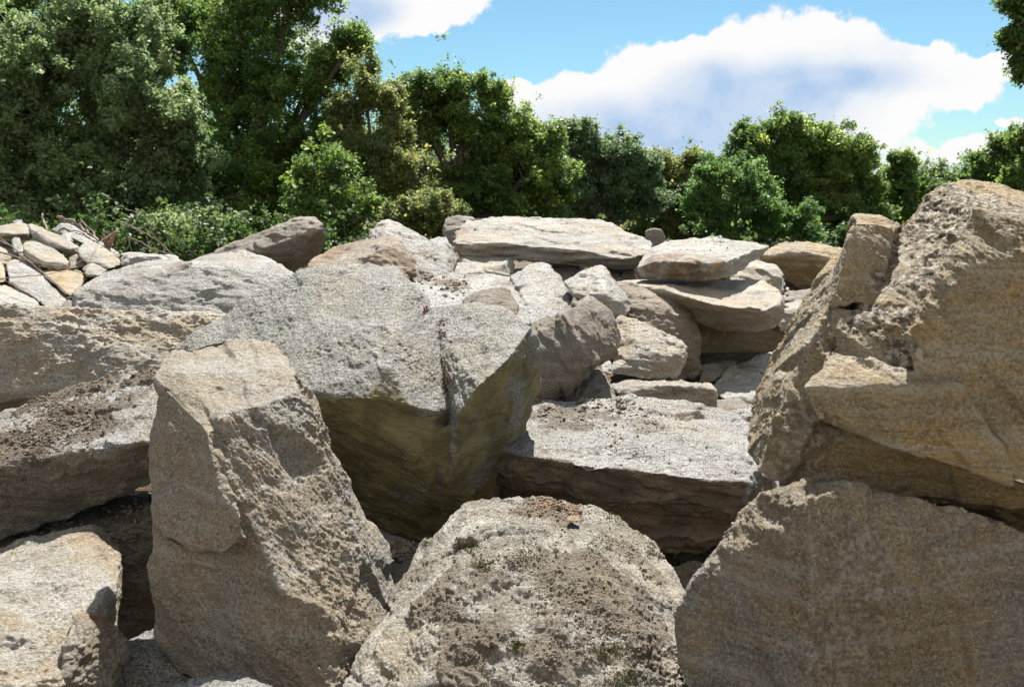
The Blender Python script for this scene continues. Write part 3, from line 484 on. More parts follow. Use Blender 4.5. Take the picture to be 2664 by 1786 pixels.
rock('boulder', 'speckled grey-tan boulder resting right of the dark faceted boulder', M_tan, [
  Z('C', [(500, 880, 5.7), (520, 845, 5.75), (560, 830, 5.75), (640, 842, 5.75), (720, 890, 5.7), (800, 955, 5.65), (850, 985, 5.6), (950, 1000, 5.6), (1018, 1040, 5.55), (1020, 1085, 5.5), (980, 1170, 5.45), (930, 1268, 5.35), (700, 1262, 5.25), (490, 1225, 5.25), (530, 1050, 5.45), (700, 1050, 5.35), (900, 1100, 5.35)])], back=0.25, amp=1.6, key='center_r')
rock('stone', 'little pale stone under the speckled grey-tan boulder', M_grey, [
  Z('C', [(410, 1180, 5.3), (450, 1140, 5.35), (490, 1130, 5.35), (510, 1175, 5.3), (512, 1230, 5.25), (430, 1225, 5.2)])], back=0.12, cat='stone', key='lil')
rock('stone', 'dark wedge stone under the dark faceted boulder with one sunlit edge', M_brown, [
  Z('C', [(120, 1395, 4.9), (380, 1195, 5.2), (410, 1195, 5.2), (470, 1290, 5.1), (560, 1400, 5.0), (450, 1420, 4.9), (260, 1440, 4.8)])], back=0.2, cat='stone', key='wedge')
rock('boulder', 'long low pale stone with a chipped top edge behind the flat-topped slab boulder', M_tan, [
  Z('C', [(480, 1302, 5.15), (580, 1272, 5.3), (800, 1266, 5.35), (1000, 1276, 5.35), (1180, 1290, 5.3), (1210, 1330, 5.25), (1207, 1470, 5.15), (1000, 1470, 5.1), (700, 1450, 5.05), (540, 1390, 5.02), (520, 1322, 5.08), (800, 1300, 5.08), (1000, 1305, 5.1), (1190, 1335, 5.15)])], back=0.15, amp=1.1, key='flatlong')
rock('boulder', 'bluish-white slanting stone in the shadowed gap left of the golden jagged boulder', M_slab, [
  Z('C', [(1150, 1290, 5.9), (1300, 1190, 6.2), (1450, 1120, 6.4), (1600, 1060, 6.6), (1800, 1050, 6.6), (1750, 1350, 5.7), (1450, 1455, 5.5), (1210, 1400, 5.5)])], back=0.2, key='white_slope')
rock('stone', 'dark flat stone at the foot of the round-edged brown boulder', M_brown, [
  Z('C', [(1100, 1165, 6.2), (1350, 1140, 6.4), (1300, 1200, 6.2), (1180, 1285, 5.9), (1080, 1290, 5.9)])], back=0.15, cat='stone', key='dk_flat')
rock('stone', 'shaded brown stone right of the long low pale stone', M_brown, [
  Z('C', [(1200, 1400, 5.3), (1300, 1395, 5.35), (1450, 1430, 5.35), (1480, 1480, 5.2), (1300, 1500, 5.1), (1200, 1480, 5.1)])], back=0.15, cat='stone', key='sh_br')
rock('stone', 'thin pale stone tip touching the left side of the golden jagged boulder', M_slab, [
  Z('C', [(1300, 1485, 5.0), (1380, 1468, 5.1), (1480, 1455, 5.15), (1520, 1520, 4.9), (1400, 1530, 4.85)])], back=0.12, cat='stone', key='tip')
rock('boulder', 'sunlit pale block between the curved slab and the golden jagged boulder', M_slab, [
  Z('C', [(1640, 780, 6.9), (1670, 750, 7.1), (1780, 720, 7.2), (1900, 700, 7.2), (1900, 950, 6.7), (1620, 935, 6.6), (1640, 800, 6.7), (1720, 790, 6.7)])], back=0.2, key='lit_r')
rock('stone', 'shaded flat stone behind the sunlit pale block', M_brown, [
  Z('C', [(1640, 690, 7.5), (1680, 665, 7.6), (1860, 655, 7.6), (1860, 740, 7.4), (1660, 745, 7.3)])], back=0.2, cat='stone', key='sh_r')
rock('stone', 'fist-sized pale stone in the hollow below the long brown skyline boulder', M_slab, [
  Z('C', [(1668, 650, 7.5), (1685, 633, 7.5), (1705, 645, 7.5), (1700, 668, 7.45), (1672, 668, 7.45)])], back=0.05, cat='stone', key='fist')
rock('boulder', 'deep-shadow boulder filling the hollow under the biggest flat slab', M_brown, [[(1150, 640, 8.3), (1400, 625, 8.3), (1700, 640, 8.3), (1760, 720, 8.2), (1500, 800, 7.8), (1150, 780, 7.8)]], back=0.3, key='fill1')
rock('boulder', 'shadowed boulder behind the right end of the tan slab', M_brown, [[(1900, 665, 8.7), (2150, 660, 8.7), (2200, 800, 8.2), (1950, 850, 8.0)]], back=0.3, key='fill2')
# small stones lying on the slabs
rock('stone', 'flat grey stone chip lying on the tan slab', M_grey, [Z('C', [(1003, 318, 7.25), (1030, 306, 7.27), (1085, 310, 7.27), (1098, 325, 7.25), (1060, 336, 7.20), (1015, 330, 7.20)])], back=0.05, cat='stone', amp=0.5, key='chip1', group='stones lying on the slabs')
rock('stone', 'small pointed stone chip standing on the tan slab', M_grey, [Z('C', [(1210, 312, 7.25), (1218, 284, 7.27), (1230, 286, 7.27), (1262, 310, 7.25), (1240, 318, 7.21)])], back=0.05, cat='stone', amp=0.5, key='chip2', group='stones lying on the slabs')
rock('stone', 'brick-shaped reddish stone chip on top of the low rounded boulder', M_rust, [Z('F', [(1342, 692, 2.78), (1352, 680, 2.82), (1400, 682, 2.82), (1415, 695, 2.8), (1412, 712, 2.77), (1350, 708, 2.76)])], back=0.03, cat='stone', amp=0.4, vox=0.003, key='chip3', group='stones lying on the slabs')
rock('stone', 'white flat pebble on the right flank of the low rounded boulder', M_slab, [Z('F', [(1518, 1245, 2.34), (1530, 1228, 2.36), (1562, 1230, 2.36), (1560, 1250, 2.34), (1535, 1262, 2.33)])], back=0.03, cat='stone', amp=0.4, vox=0.003, key='chip4', group='stones lying on the slabs')
# ---- left pile
GP = 'rubble stones of the pile at the left'
def pile(label, pts, mat=M_pile, back=0.3, key=None, **k): return rock('stone', label, mat, [Z('H', pts)] if not isinstance(pts[0], list) else [Z('H', q) for q in pts], back=back, cat='stone', group=GP, key=key, smooth=1, vox=0.010, facets=3, frac=0.22, **k)
pile('yellowish flat-topped stone at the left edge on top of the rubble pile', [(-150, 300, 9.0), (0, 275, 9.0), (160, 230, 9.1), (380, 225, 9.1), (480, 290, 9.0), (510, 330, 8.9), (455, 470, 8.7), (300, 470, 8.7), (0, 470, 8.7), (-150, 470, 8.7), (0, 380, 8.6), (380, 380, 8.6)], key='pa')
pile('long angular tan block sloping down to the right on the rubble pile', [(380, 235, 9.1), (430, 235, 9.1), (570, 285, 9.0), (900, 430, 8.9), (1040, 520, 8.8), (1160, 570, 8.7), (1130, 660, 8.6), (1040, 680, 8.5), (700, 580, 8.4), (470, 430, 8.5), (510, 350, 8.5), (1010, 600, 8.4)], key='pb')
pile('bright orange-tan flat stone in the middle of the rubble pile', [(300, 540, 8.3), (360, 500, 8.4), (560, 480, 8.5), (710, 540, 8.5), (830, 680, 8.3), (960, 740, 8.2), (1000, 800, 8.1), (1000, 915, 8.0), (850, 910, 7.9), (640, 850, 7.9), (450, 780, 7.95), (350, 620, 8.0), (640, 780, 7.9), (980, 820, 7.95)], key='pc')
pile('long brown-topped stone at the back of the rubble pile', [(740, 340, 9.6), (830, 290, 9.6), (870, 240, 9.6), (980, 240, 9.6), (1100, 290, 9.5), (1350, 440, 9.4), (1600, 590, 9.2), (1740, 660, 9.1), (1750, 740, 9.0), (1400, 600, 8.9), (1000, 430, 9.1)], key='pd', mat=M_grey)
pile('pale yellow oval stone at the right of the rubble pile', [(1130, 620, 8.5), (1160, 560, 8.6), (1230, 520, 8.7), (1420, 525, 8.7), (1600, 640, 8.6), (1720, 740, 8.5), (1760, 850, 8.3), (1600, 890, 8.1), (1450, 880, 8.1), (1260, 810, 8.1), (1160, 720, 8.2), (1420, 690, 8.2)], key='pe')
pile('grey shaded stone between the orange-tan flat stone and the pale yellow oval stone', [(1000, 740, 8.3), (1120, 665, 8.4), (1240, 780, 8.3), (1260, 860, 8.2), (1000, 900, 8.1)], key='pf', mat=M_brown)
pile('long grey stone with a white upper edge at the front of the rubble pile', [(85, 830, 7.9), (200, 750, 8.1), (400, 760, 8.2), (520, 850, 8.2), (680, 1000, 8.0), (850, 1160, 7.8), (960, 1300, 7.6), (900, 1460, 7.3), (720, 1480, 7.2), (450, 1280, 7.3), (150, 1100, 7.5), (80, 920, 7.7), (350, 880, 7.8), (560, 1040, 7.6), (760, 1300, 7.4)], key='pg', mat=M_grey)
pile('olive-brown block behind the pale rounded boulder at the front right of the rubble pile', [(600, 920, 7.9), (800, 925, 8.0), (1180, 920, 8.0), (1275, 1020, 7.9), (1220, 1100, 7.8), (1040, 1280, 7.5), (950, 1260, 7.5), (650, 1000, 7.7), (1000, 1000, 7.75)], key='ph', mat=M_gold)
pile('rounded grey stone resting against the pale rounded boulder', [(1180, 900, 8.0), (1260, 820, 8.1), (1380, 800, 8.1), (1480, 850, 8.1), (1560, 915, 8.0), (1440, 1000, 7.8), (1280, 1010, 7.8), (1260, 900, 7.9)], key='pi')
pile('tan stone cut by the left edge in the middle of the rubble pile', [(-100, 560, 8.5), (0, 560, 8.5), (90, 640, 8.4), (240, 740, 8.2), (120, 830, 8.0), (0, 860, 7.9), (-100, 860, 7.9), (0, 680, 8.0)], key='pj')
pile('bright white stone at the left edge at the foot of the rubble pile', [(-150, 1120, 7.4), (0, 1110, 7.5), (240, 1160, 7.5), (400, 1240, 7.4), (520, 1350, 7.3), (640, 1480, 7.1), (400, 1540, 6.9), (0, 1500, 6.8), (-150, 1500, 6.8), (0, 1250, 7.1)], key='pk', mat=M_slab)
pile('low flat stone at the right end of the rubble pile behind the pale rounded boulder', [(1740, 670, 9.2), (1850, 650, 9.3), (2240, 670, 9.3), (2500, 690, 9.3), (2600, 720, 9.3), (2600, 850, 9.0), (1760, 850, 9.0), (1900, 710, 9.05), (2300, 710, 9.05)], key='pl', mat=M_grey)
pile('little upright grey stone in front of the yellowish flat-topped stone', [(160, 480, 8.4), (200, 430, 8.45), (290, 435, 8.45), (300, 510, 8.4), (350, 600, 8.2), (350, 660, 8.1), (200, 660, 8.1), (170, 560, 8.3)], key='pm', mat=M_grey)
pile('small grey stone topmost on the rubble pile', [(165, 235, 9.4), (200, 190, 9.4), (260, 172, 9.4), (330, 185, 9.4), (350, 240, 9.4), (260, 270, 9.3)], key='pn', mat=M_grey)
pile('small grey stone sitting on the long brown-topped stone', [(870, 410, 9.1), (960, 378, 9.1), (1020, 420, 9.1), (1080, 500, 9.0), (1000, 520, 8.9)], key='po', mat=M_grey)
pile('rusty brown stone wedged at the left foot of the pale rounded boulder', [(900, 1500, 6.9), (920, 1400, 7.0), (1000, 1330, 7.1), (1080, 1380, 7.0), (1050, 1480, 6.8), (980, 1540, 6.7)], key='pp', mat=M_brown)
pile('grey stone under the branches at the left edge of the rubble pile', [(-100, 520, 8.9), (0, 490, 8.9), (150, 490, 8.9), (330, 640, 8.6), (360, 720, 8.4), (150, 720, 8.4), (-100, 620, 8.6)], key='pq', mat=M_grey)
pile('brown stone at the left edge beside the long grey leaning stone', [(-100, 800, 7.8), (0, 790, 7.8), (60, 880, 7.7), (100, 980, 7.6), (70, 1090, 7.4), (-100, 1100, 7.4)], key='pr', mat=M_gold)
pile('shadowed stone under the orange-tan flat stone', [(500, 840, 8.1), (640, 880, 8.1), (700, 930, 8.0), (640, 1010, 7.9), (520, 900, 7.95)], key='ps', mat=M_brown)
#ROCKS_END

# ------------------------------------------------------------------ ground
def mound(x, y):
    base = 0.15+0.15*np.clip(y, 0, 7.8)
    fall = sstep(13.5-y, 0, 5.0)*sstep(9.0-np.abs(x), 0, 3.0)*sstep(y+4, 0, 3)
    return base*fall
gx = np.concatenate([-np.geomspace(1500, 10, 40), np.linspace(-9.5, 9.5, 190), np.geomspace(10, 1500, 40)])
gy = np.concatenate([-np.geomspace(300, 5, 20), np.linspace(-4.5, 16, 205), np.geomspace(16.5, 2500, 60)])
X, Y = np.meshgrid(gx, gy); gp = np.stack([X.ravel(), Y.ravel(), np.zeros(X.size)], 1)
gz = mound(gp[:, 0], gp[:, 1]); near = np.exp(-((gp[:, 0]/14)**2+((gp[:, 1]-6)/14)**2))
gz = gz+near*(0.05*fbm(gp, 1.1, 4))
gp[:, 2] = gz-0.02
nx, ny = len(gx), len(gy); ii = np.arange(nx*ny).reshape(ny, nx)
fc = np.stack([ii[:-1, :-1], ii[:-1, 1:], ii[1:, 1:], ii[1:, :-1]], -1).reshape(-1)
gm = np_mesh('ground', gp, fc, 4); gm.polygons.foreach_set('use_smooth', np.ones(len(gm.polygons), bool))
mg = bpy.data.materials.new('earth_and_grass'); mg.use_nodes = True; t = NT(mg.node_tree); t.n.clear()
tc = t.new('ShaderNodeTexCoord'); v_ = tc.outputs['Object']
soilc = t.mix(t.ss(t.noise(v_, 14, 8, 0.7), 0.4, 0.65), (0.10, 0.075, 0.05), (0.24, 0.19, 0.13))
grass = t.mix(t.ss(t.noise(v_, 3, 8, 0.7), 0.4, 0.65), (0.018, 0.028, 0.009), (0.04, 0.05, 0.018))
sp = t.new('ShaderNodeSeparateXYZ'); t.l.new(v_, sp.inputs[0])
bounce_ground = t.mix(t.ss(t.noise(v_, 1.5, 8, 0.7), 0.35, 0.65), (0.27, 0.21, 0.14), (0.40, 0.325, 0.23))  # pale ground behind the camera, added to bounce sunlight onto shaded faces
soilc = t.mix(t.ss(t.m('ADD', sp.outputs['Y'], t.noise(v_, 1.0, 4, 0.6)), 1.9, 1.2), soilc, bounce_ground)
gc = t.mix(t.ss(t.m('ADD', sp.outputs['Y'], t.m('MULTIPLY', t.noise(v_, 0.6, 5, 0.6), 4.0)), 13.5, 16), soilc, grass)
b = t.new('ShaderNodeBsdfPrincipled'); t.l.new(gc, b.inputs['Base Color']); b.inputs['Roughness'].default_value = 0.95; b.inputs['Specular IOR Level'].default_value = 0.15
bp = t.new('ShaderNodeBump'); bp.inputs['Distance'].default_value = 1; t.l.new(t.m('MULTIPLY', t.noise(v_, 25, 8, 0.7), 0.05), bp.inputs['Height']); t.l.new(bp.outputs[0], b.inputs['Normal'])
o = t.new('ShaderNodeOutputMaterial'); t.l.new(b.outputs[0], o.inputs[0])
gm.materials.append(mg); go = bpy.data.objects.new('ground', gm); C.objects.link(go); go['kind'] = 'structure'

# ------------------------------------------------------------------ tubes (trunks, branches)
class Tubes:
    def __init__(s): s.v = []; s.f = []; s.n = 0
    def add(s, pts, rad, k=7):
        pts = [np.asarray(p, float) for p in pts]; m = len(pts)
        for i, p in enumerate(pts):
            d = pts[min(i+1, m-1)]-pts[max(i-1, 0)]; d /= np.linalg.norm(d)+1e-9
            a = np.cross(d, (0.3, 0.2, 0.93) if abs(d[2]) < 0.9 else (1, 0, 0)); a /= np.linalg.norm(a); b_ = np.cross(d, a)
            r = rad[i] if hasattr(rad, '__len__') else rad
            for j in range(k):
                an = 2*math.pi*j/k; s.v.append(p+r*(math.cos(an)*a+math.sin(an)*b_))
        for i in range(m-1):
            for j in range(k):
                A_ = s.n+i*k+j; B_ = s.n+i*k+(j+1) % k; s.f += [A_, B_, B_+k, A_+k]
        s.n += m*k
    def mesh(s, name, mat, org=(0, 0, 0)):
        me = np_mesh(name, np.array(s.v)-np.array(org), s.f, 4); me.polygons.foreach_set('use_smooth', np.ones(len(me.polygons), bool)); me.materials.append(mat); return me
def bark_mat(name, a, b_):
    mt = bpy.data.materials.new(name); mt.use_nodes = True; t = NT(mt.node_tree); t.n.clear()
    tc = t.new('ShaderNodeTexCoord'); mp = t.new('ShaderNodeMapping'); t.l.new(tc.outputs['Object'], mp.inputs[0]); mp.inputs['Scale'].default_value = (1, 1, 0.25)
    n = t.noise(mp.outputs[0], 30, 6, 0.7); s_ = t.new('ShaderNodeBsdfPrincipled'); t.l.new(t.mix(t.ss(n, 0.35, 0.65), a, b_), s_.inputs['Base Color']); s_.inputs['Roughness'].default_value = 0.85
    bp = t.new('ShaderNodeBump'); bp.inputs['Distance'].default_value = 1; t.l.new(t.m('MULTIPLY', n, 0.02), bp.inputs['Height']); t.l.new(bp.outputs[0], s_.inputs['Normal'])
    o = t.new('ShaderNodeOutputMaterial'); t.l.new(s_.outputs[0], o.inputs[0]); return mt
M_bark = bark_mat('dark_bark', (0.05, 0.04, 0.03), (0.13, 0.105, 0.08))
M_twig = bark_mat('weathered_wood', (0.16, 0.11, 0.08), (0.36, 0.29, 0.23))
M_root = bark_mat('red_brown_torn_wood', (0.12, 0.06, 0.035), (0.30, 0.18, 0.11))

# ------------------------------------------------------------------ foliage
def leaf_mat(name, c0, c1, c2, rough=0.5, trans=0.5, spec=0.35):
    mt = bpy.data.materials.new(name); mt.use_nodes = True; t = NT(mt.node_tree); t.n.clear()
    at = t.new('ShaderNodeAttribute', attribute_name='tint')
    cr = t.new('ShaderNodeValToRGB'); t.l.new(at.outputs['Fac'], cr.inputs[0]); e = cr.color_ramp.elements
    e[0].color = (*c0, 1); e[0].position = 0.15; e[1].color = (*c2, 1); e[1].position = 1.0; x = e.new(0.62); x.color = (*c1, 1)
    b = t.new('ShaderNodeBsdfPrincipled'); t.l.new(cr.outputs[0], b.inputs['Base Color']); b.inputs['Roughness'].default_value = rough; b.inputs['Specular IOR Level'].default_value = spec
    tr = t.new('ShaderNodeBsdfTranslucent'); hs = t.new('ShaderNodeHueSaturation'); t.l.new(cr.outputs[0], hs.inputs['Color']); hs.inputs['Value'].default_value = 2.5; hs.inputs['Saturation'].default_value = 1.1; hs.inputs['Hue'].default_value = 0.488
    t.l.new(hs.outputs[0], tr.inputs[0]); mx = t.new('ShaderNodeMixShader'); mx.inputs[0].default_value = trans
    t.l.new(b.outputs[0], mx.inputs[1]); t.l.new(tr.outputs[0], mx.inputs[2])
    o = t.new('ShaderNodeOutputMaterial'); t.l.new(mx.outputs[0], o.inputs[0]); return mt
L_gloss = leaf_mat('glossy_grey_green_leaves', (0.090, 0.140, 0.061), (0.150, 0.207, 0.094), (0.240, 0.293, 0.132), 0.5, 0.45, 0.45)
L_dark = leaf_mat('dark_green_leaves', (0.054, 0.098, 0.033), (0.090, 0.152, 0.044), (0.216, 0.281, 0.066))
L_yel = leaf_mat('yellow_green_leaves', (0.072, 0.122, 0.035), (0.126, 0.195, 0.050), (0.240, 0.293, 0.077))
L_rust = leaf_mat('rusty_tinged_leaves', (0.078, 0.110, 0.042), (0.132, 0.165, 0.061), (0.288, 0.256, 0.088))
L_oak = leaf_mat('oak_leaves', (0.060, 0.104, 0.033), (0.102, 0.165, 0.046), (0.240, 0.281, 0.072))
L_blue = leaf_mat('blue_green_leaves', (0.084, 0.128, 0.066), (0.132, 0.189, 0.094), (0.204, 0.256, 0.121), 0.5, 0.45, 0.45)
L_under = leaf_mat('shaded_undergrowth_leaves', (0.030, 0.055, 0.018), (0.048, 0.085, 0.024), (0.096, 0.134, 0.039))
L_fresh = leaf_mat('fresh_green_leaves', (0.066, 0.122, 0.039), (0.102, 0.183, 0.055), (0.180, 0.256, 0.083))

def leaves_mesh(name, lobes, mat, leaf, dens, tip=0.0, fill=0.6, spread=0.2, seed=1, cap=170000, spike=0.1):
    """lobes: list of (centre, (rx, ry, rz)); leaf: length in metres; dens: clumps per m2 of lobe surface"""
    r = np.random.default_rng(seed); cs = []; sz_ = []
    for c, rad in lobes:
        c = np.array(c); rad = np.array(rad); area = 4*math.pi*(np.mean(rad)**2)
        k = max(30, int(area*dens*1.45)); nb = max(7, k//13)
        bd_ = r.normal(size=(nb, 3))+np.array([0, 0, 0.35]); bd_ /= np.linalg.norm(bd_, axis=1)[:, None]
        bl_ = r.uniform(0.38, 1.38, nb)
        ib = r.integers(0, nb, k); tt = r.uniform(0.12, 1, k)**0.62
        d = bd_[ib]+np.array([0, 0, 0.22])*tt[:, None]**2+r.normal(0, 0.15, (k, 3)); rr = tt*bl_[ib]
        p = c+d*rad*rr[:, None]; d = d/np.linalg.norm(d, axis=1)[:, None]
        k = len(p); sz_.append(1.3-0.85*tt)
        cs.append(np.concatenate([p, d], 1))
    cs = np.concatenate(cs); sz_ = np.concatenate(sz_); nC = len(cs)
    per = 56; tot = nC*per
    if tot > cap: per = max(10, cap//nC); tot = nC*per
    cr_ = spread*1.22*sz_*r.uniform(0.6, 1.5, nC)
    # elongated shoots
    ax = cs[:, 3:6]*0.6+np.array([0, 0, 0.55])+r.normal(0, 0.25, (nC, 3)); ax /= np.linalg.norm(ax, axis=1)[:, None]
    stretch = np.where(r.random(nC) < spike, r.uniform(0.9, 1.7, nC), 0.25)
    o3 = r.normal(size=(nC, per, 3)); o3 *= (r.random((nC, per))**0.5/np.linalg.norm(o3, axis=2))[..., None]
    o3[..., 2] *= 0.75
    al = np.clip(r.normal(0, 0.6, (nC, per)), -1.1, 1.1)
    pos = cs[:, None, :3]+o3*cr_[:, None, None]*np.where(stretch > 1, 0.5, 1)[:, None, None]+ax[:, None, :]*(al*stretch[:, None]*cr_[:, None])[..., None]
    pos = pos.reshape(-1, 3); n = len(pos)
    nrm = r.normal(size=(n, 3))*0.85+np.array([0, -0.12, 0.65])+np.repeat(cs[:, 3:6], per, 0)*0.35; nrm /= np.linalg.norm(nrm, axis=1)[:, None]
    a = np.cross(nrm, r.normal(size=(n, 3))); a /= np.linalg.norm(a, axis=1)[:, None]; b_ = np.cross(nrm, a)
    L = leaf*1.0*r.uniform(0.45, 1.45, n)[:, None]; wd = L*0.58
    v0 = pos-a*L*0.5; v2 = pos+a*L*0.5; v1 = pos+b_*wd*0.5+nrm*L*0.08-a*L*0.05; v3 = pos-b_*wd*0.5+nrm*L*0.08-a*L*0.05
    co = np.stack([v0, v1, v2, v3], 1).reshape(-1, 3)
    me = np_mesh(name, co, np.arange(n*4), 4)
    ct = np.repeat(r.normal(0, 0.16, nC)+0.25*fbm(cs[:, :3], 0.5, 2), per)
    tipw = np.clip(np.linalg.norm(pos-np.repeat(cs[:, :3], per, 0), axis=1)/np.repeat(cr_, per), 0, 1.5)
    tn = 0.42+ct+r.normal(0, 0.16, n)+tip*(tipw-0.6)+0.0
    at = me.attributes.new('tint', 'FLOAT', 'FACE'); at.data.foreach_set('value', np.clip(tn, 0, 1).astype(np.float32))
    me.materials.append(mat); return me, cs
def tree(name, label, Y, base_px, lobes, mat, leaf=0.06, dens=14, fill=0.6, spread=0.2, trunk=0.16, seed=1, cap=170000, tip=0.25, cat='tree', spike=0.12, group='trees and bushes behind the rocks'):
    LB = []; subs = []; r = np.random.default_rng(seed+100)
    for lb in lobes:
        cx, cy, rx, ry = lb[:4]; dy = lb[4] if len(lb) > 4 else 0.0
        k = (Y+dy)/FPX*1.0
        c = P(cx, cy, Y+dy); rad = np.array((rx*k, (rx+ry)*0.5*k*0.9, ry*k)); LB.append((c, tuple(rad*1.02)))
        for q in range(3):
            d = r.normal(size=3); d[2] += 0.5; d /= np.linalg.norm(d); f = r.uniform(0.25, 0.45)
            subs.append((c+d*rad*(0.95-f*0.4), tuple(np.full(3, np.mean(rad)*f)*np.array([1, 1, r.uniform(0.9, 1.7)]))))
    root = bpy.data.objects.new(name, None); C.objects.link(root); base = P(base_px, 500, Y); base[2] = 0.0
    root.location = base; tag(root, label, cat, group)
    me, cs = leaves_mesh('crown', LB+subs, mat, leaf, dens, tip, fill, spread, seed, cap, spike)
    co = np.empty(len(me.vertices)*3, np.float32); me.vertices.foreach_get('co', co); co = co.reshape(-1, 3)-base.astype(np.float32); co[:, 2] = np.maximum(co[:, 2], 0.03)
    me.vertices.foreach_set('co', co.ravel()); me.update()
    cr = bpy.data.objects.new('crown', me); C.objects.link(cr); cr.parent = root
    tb = Tubes(); top = max(c[2] for c, _ in LB); fork = np.array([base[0], base[1], max(0.5, top*0.35)])
    tb.add([base-np.array([0, 0, 0.3]), base+np.array([0.03, 0, 0.02]), base*0.45+fork*0.55+np.array([0.05, 0.03, 0]), fork], [trunk*1.35, trunk*1.1, trunk*0.9, trunk*0.8], 9)
    for c, rad in LB:
        c = np.array(c); midp = fork*0.5+c*0.5+r.normal(0, 0.12, 3)*np.mean(rad)+np.array([0, 0, 0.15*np.mean(rad)])
        q1 = fork*0.8+midp*0.2+r.normal(0, .05, 3)
        tb.add([fork, q1, midp, midp*0.35+c*0.65+r.normal(0, .06, 3), c], [trunk*0.72, trunk*0.6, trunk*0.42, trunk*0.3, trunk*0.16], 7)
    sel = cs[r.random(len(cs)) < min(1, 260/len(cs))]
    for q in sel:
        p = q[:3]; dd = [np.linalg.norm(p-c) for c, _ in LB]; c = np.array(LB[int(np.argmin(dd))][0])
        m_ = c*0.45+p*0.55+r.normal(0, .06, 3); tb.add([c, m_, p+q[3:6]*spread*0.6], [trunk*0.13, trunk*0.09, 0.006], 4)
    tm = tb.mesh('trunk', M_bark, base); tr = bpy.data.objects.new('trunk', tm); C.objects.link(tr); tr.parent = root
    return root
#TREES_BEGIN
tree('broadleaf_tree', 'glossy grey-green tree filling the far left of the photo', 17.0, 130, [(60, 330, 150, 200), (150, 180, 130, 130, 0.5), (120, 480, 150, 130, -0.3), (-120, 350, 160, 250)], L_gloss, 0.07, 20, seed=1)
tree('broadleaf_tree', 'tallest glossy grey-green tree second from the left with bright leaf glints', 17.5, 350, [(330, 160, 140, 130), (400, 290, 150, 150, -0.4), (290, 380, 150, 140), (460, 440, 110, 110, -0.3), (340, 520, 150, 100, -0.3), (250, 60, 110, 90, 0.4)], L_gloss, 0.07, 20, seed=2)
tree('leafy_bush', 'low shiny-leaved bush just left of the dark brown pointed boulder', 14.5, 500, [(520, 600, 95, 50), (430, 620, 80, 55), (585, 640, 60, 40)], L_gloss, 0.055, 30, spread=0.14, trunk=0.05, seed=3, cat='bush')
tree('broadleaf_tree', 'tallest dark green tree at the top edge, dark inside with a lit yellow-green right flank', 21.0, 660, [(620, 60, 150, 180, 0.3), (760, 20, 110, 190), (600, 280, 130, 180, 0.6), (740, 240, 130, 150), (830, 180, 70, 70), (905, 118, 46, 30, -0.3), (868, 150, 50, 42, -0.2), (930, 100, 24, 22, -0.3), (640, 480, 150, 130, 0.6), (790, 400, 110, 110), (560, 560, 110, 90, 0.4), (450, 60, 110, 120, 0.8), (690, 560, 120, 90, -0.6), (680, 430, 110, 100, -0.5)], L_dark, 0.07, 15, trunk=0.17, seed=4, tip=0.4, cap=200000)
tree('broadleaf_tree', 'dark backing tree behind the two glossy trees at the top left', 22.5, 250, [(60, 60, 190, 120), (470, 120, 110, 160), (230, 200, 200, 200), (450, 380, 150, 160), (150, 450, 220, 140), (-60, 300, 140, 200)], L_dark, 0.075, 9, trunk=0.2, seed=5)
tree('leafy_bush', 'bright yellow-green bush at the foot of the tall dark green tree', 16.5, 880, [(850, 480, 80, 90), (900, 560, 90, 80, -0.2), (840, 620, 80, 60, -0.2), (800, 560, 60, 70)], L_yel, 0.06, 26, spread=0.17, trunk=0.06, seed=6, cat='bush', tip=0.4)
tree('broadleaf_tree', 'rusty-tinged slim tree with spiky tips right of the tall dark tree', 19.5, 990, [(955, 260, 60, 95), (900, 330, 50, 70), (1015, 300, 40, 70), (975, 400, 110, 90), (1050, 420, 80, 90), (1010, 520, 130, 90), (1060, 580, 110, 70)], L_rust, 0.06, 18, spread=0.19, trunk=0.1, seed=7, spike=0.3, tip=0.3)
tree('leafy_bush', 'pinkish-leaved bush behind the pale peaked boulder', 16.0, 1110, [(1100, 560, 80, 70), (1160, 590, 60, 50), (1020, 600, 70, 50)], L_rust, 0.055, 26, spread=0.15, trunk=0.05, seed=8, cat='bush')
tree('oak_tree', 'oak with sky showing through its open crown near the centre', 21.5, 1230, [(1085, 265, 46, 58), (1150, 252, 50, 54), (1205, 240, 50, 48), (1280, 285, 52, 60), (1120, 340, 80, 55), (1185, 320, 80, 55), (1255, 360, 80, 62), (1350, 350, 60, 60), (1400, 410, 75, 75), (1310, 440, 90, 80), (1180, 460, 70, 50), (1250, 530, 130, 75), (1350, 420, 90, 70), (1440, 460, 70, 60), (1400, 520, 95, 80), (1150, 555, 80, 70)], L_oak, 0.068, 16, spread=0.2, trunk=0.2, seed=9, tip=0.35, spike=0.18)
tree('broadleaf_tree', 'silvery blue-green tree just right of the open-crowned oak', 24.5, 1560, [(1478, 375, 38, 52), (1535, 365, 38, 45), (1590, 430, 70, 60), (1500, 470, 80, 80), (1650, 450, 50, 60), (1560, 530, 110, 80), (1680, 520, 70, 80), (1480, 560, 70, 60), (1540, 420, 80, 55), (1620, 400, 50, 45), (1690, 460, 60, 50), (1440, 440, 60, 60)], L_blue, 0.075, 15, spread=0.21, trunk=0.14, seed=10)
tree('broadleaf_tree', 'brownish-topped tree between the silvery tree and the big dome-shaped tree', 27.0, 1760, [(1730, 450, 52, 42), (1790, 440, 36, 36), (1770, 510, 90, 60), (1700, 560, 80, 60), (1800, 590, 90, 50), (1690, 440, 16, 30)], L_rust, 0.08, 13, spread=0.22, trunk=0.14, seed=11)
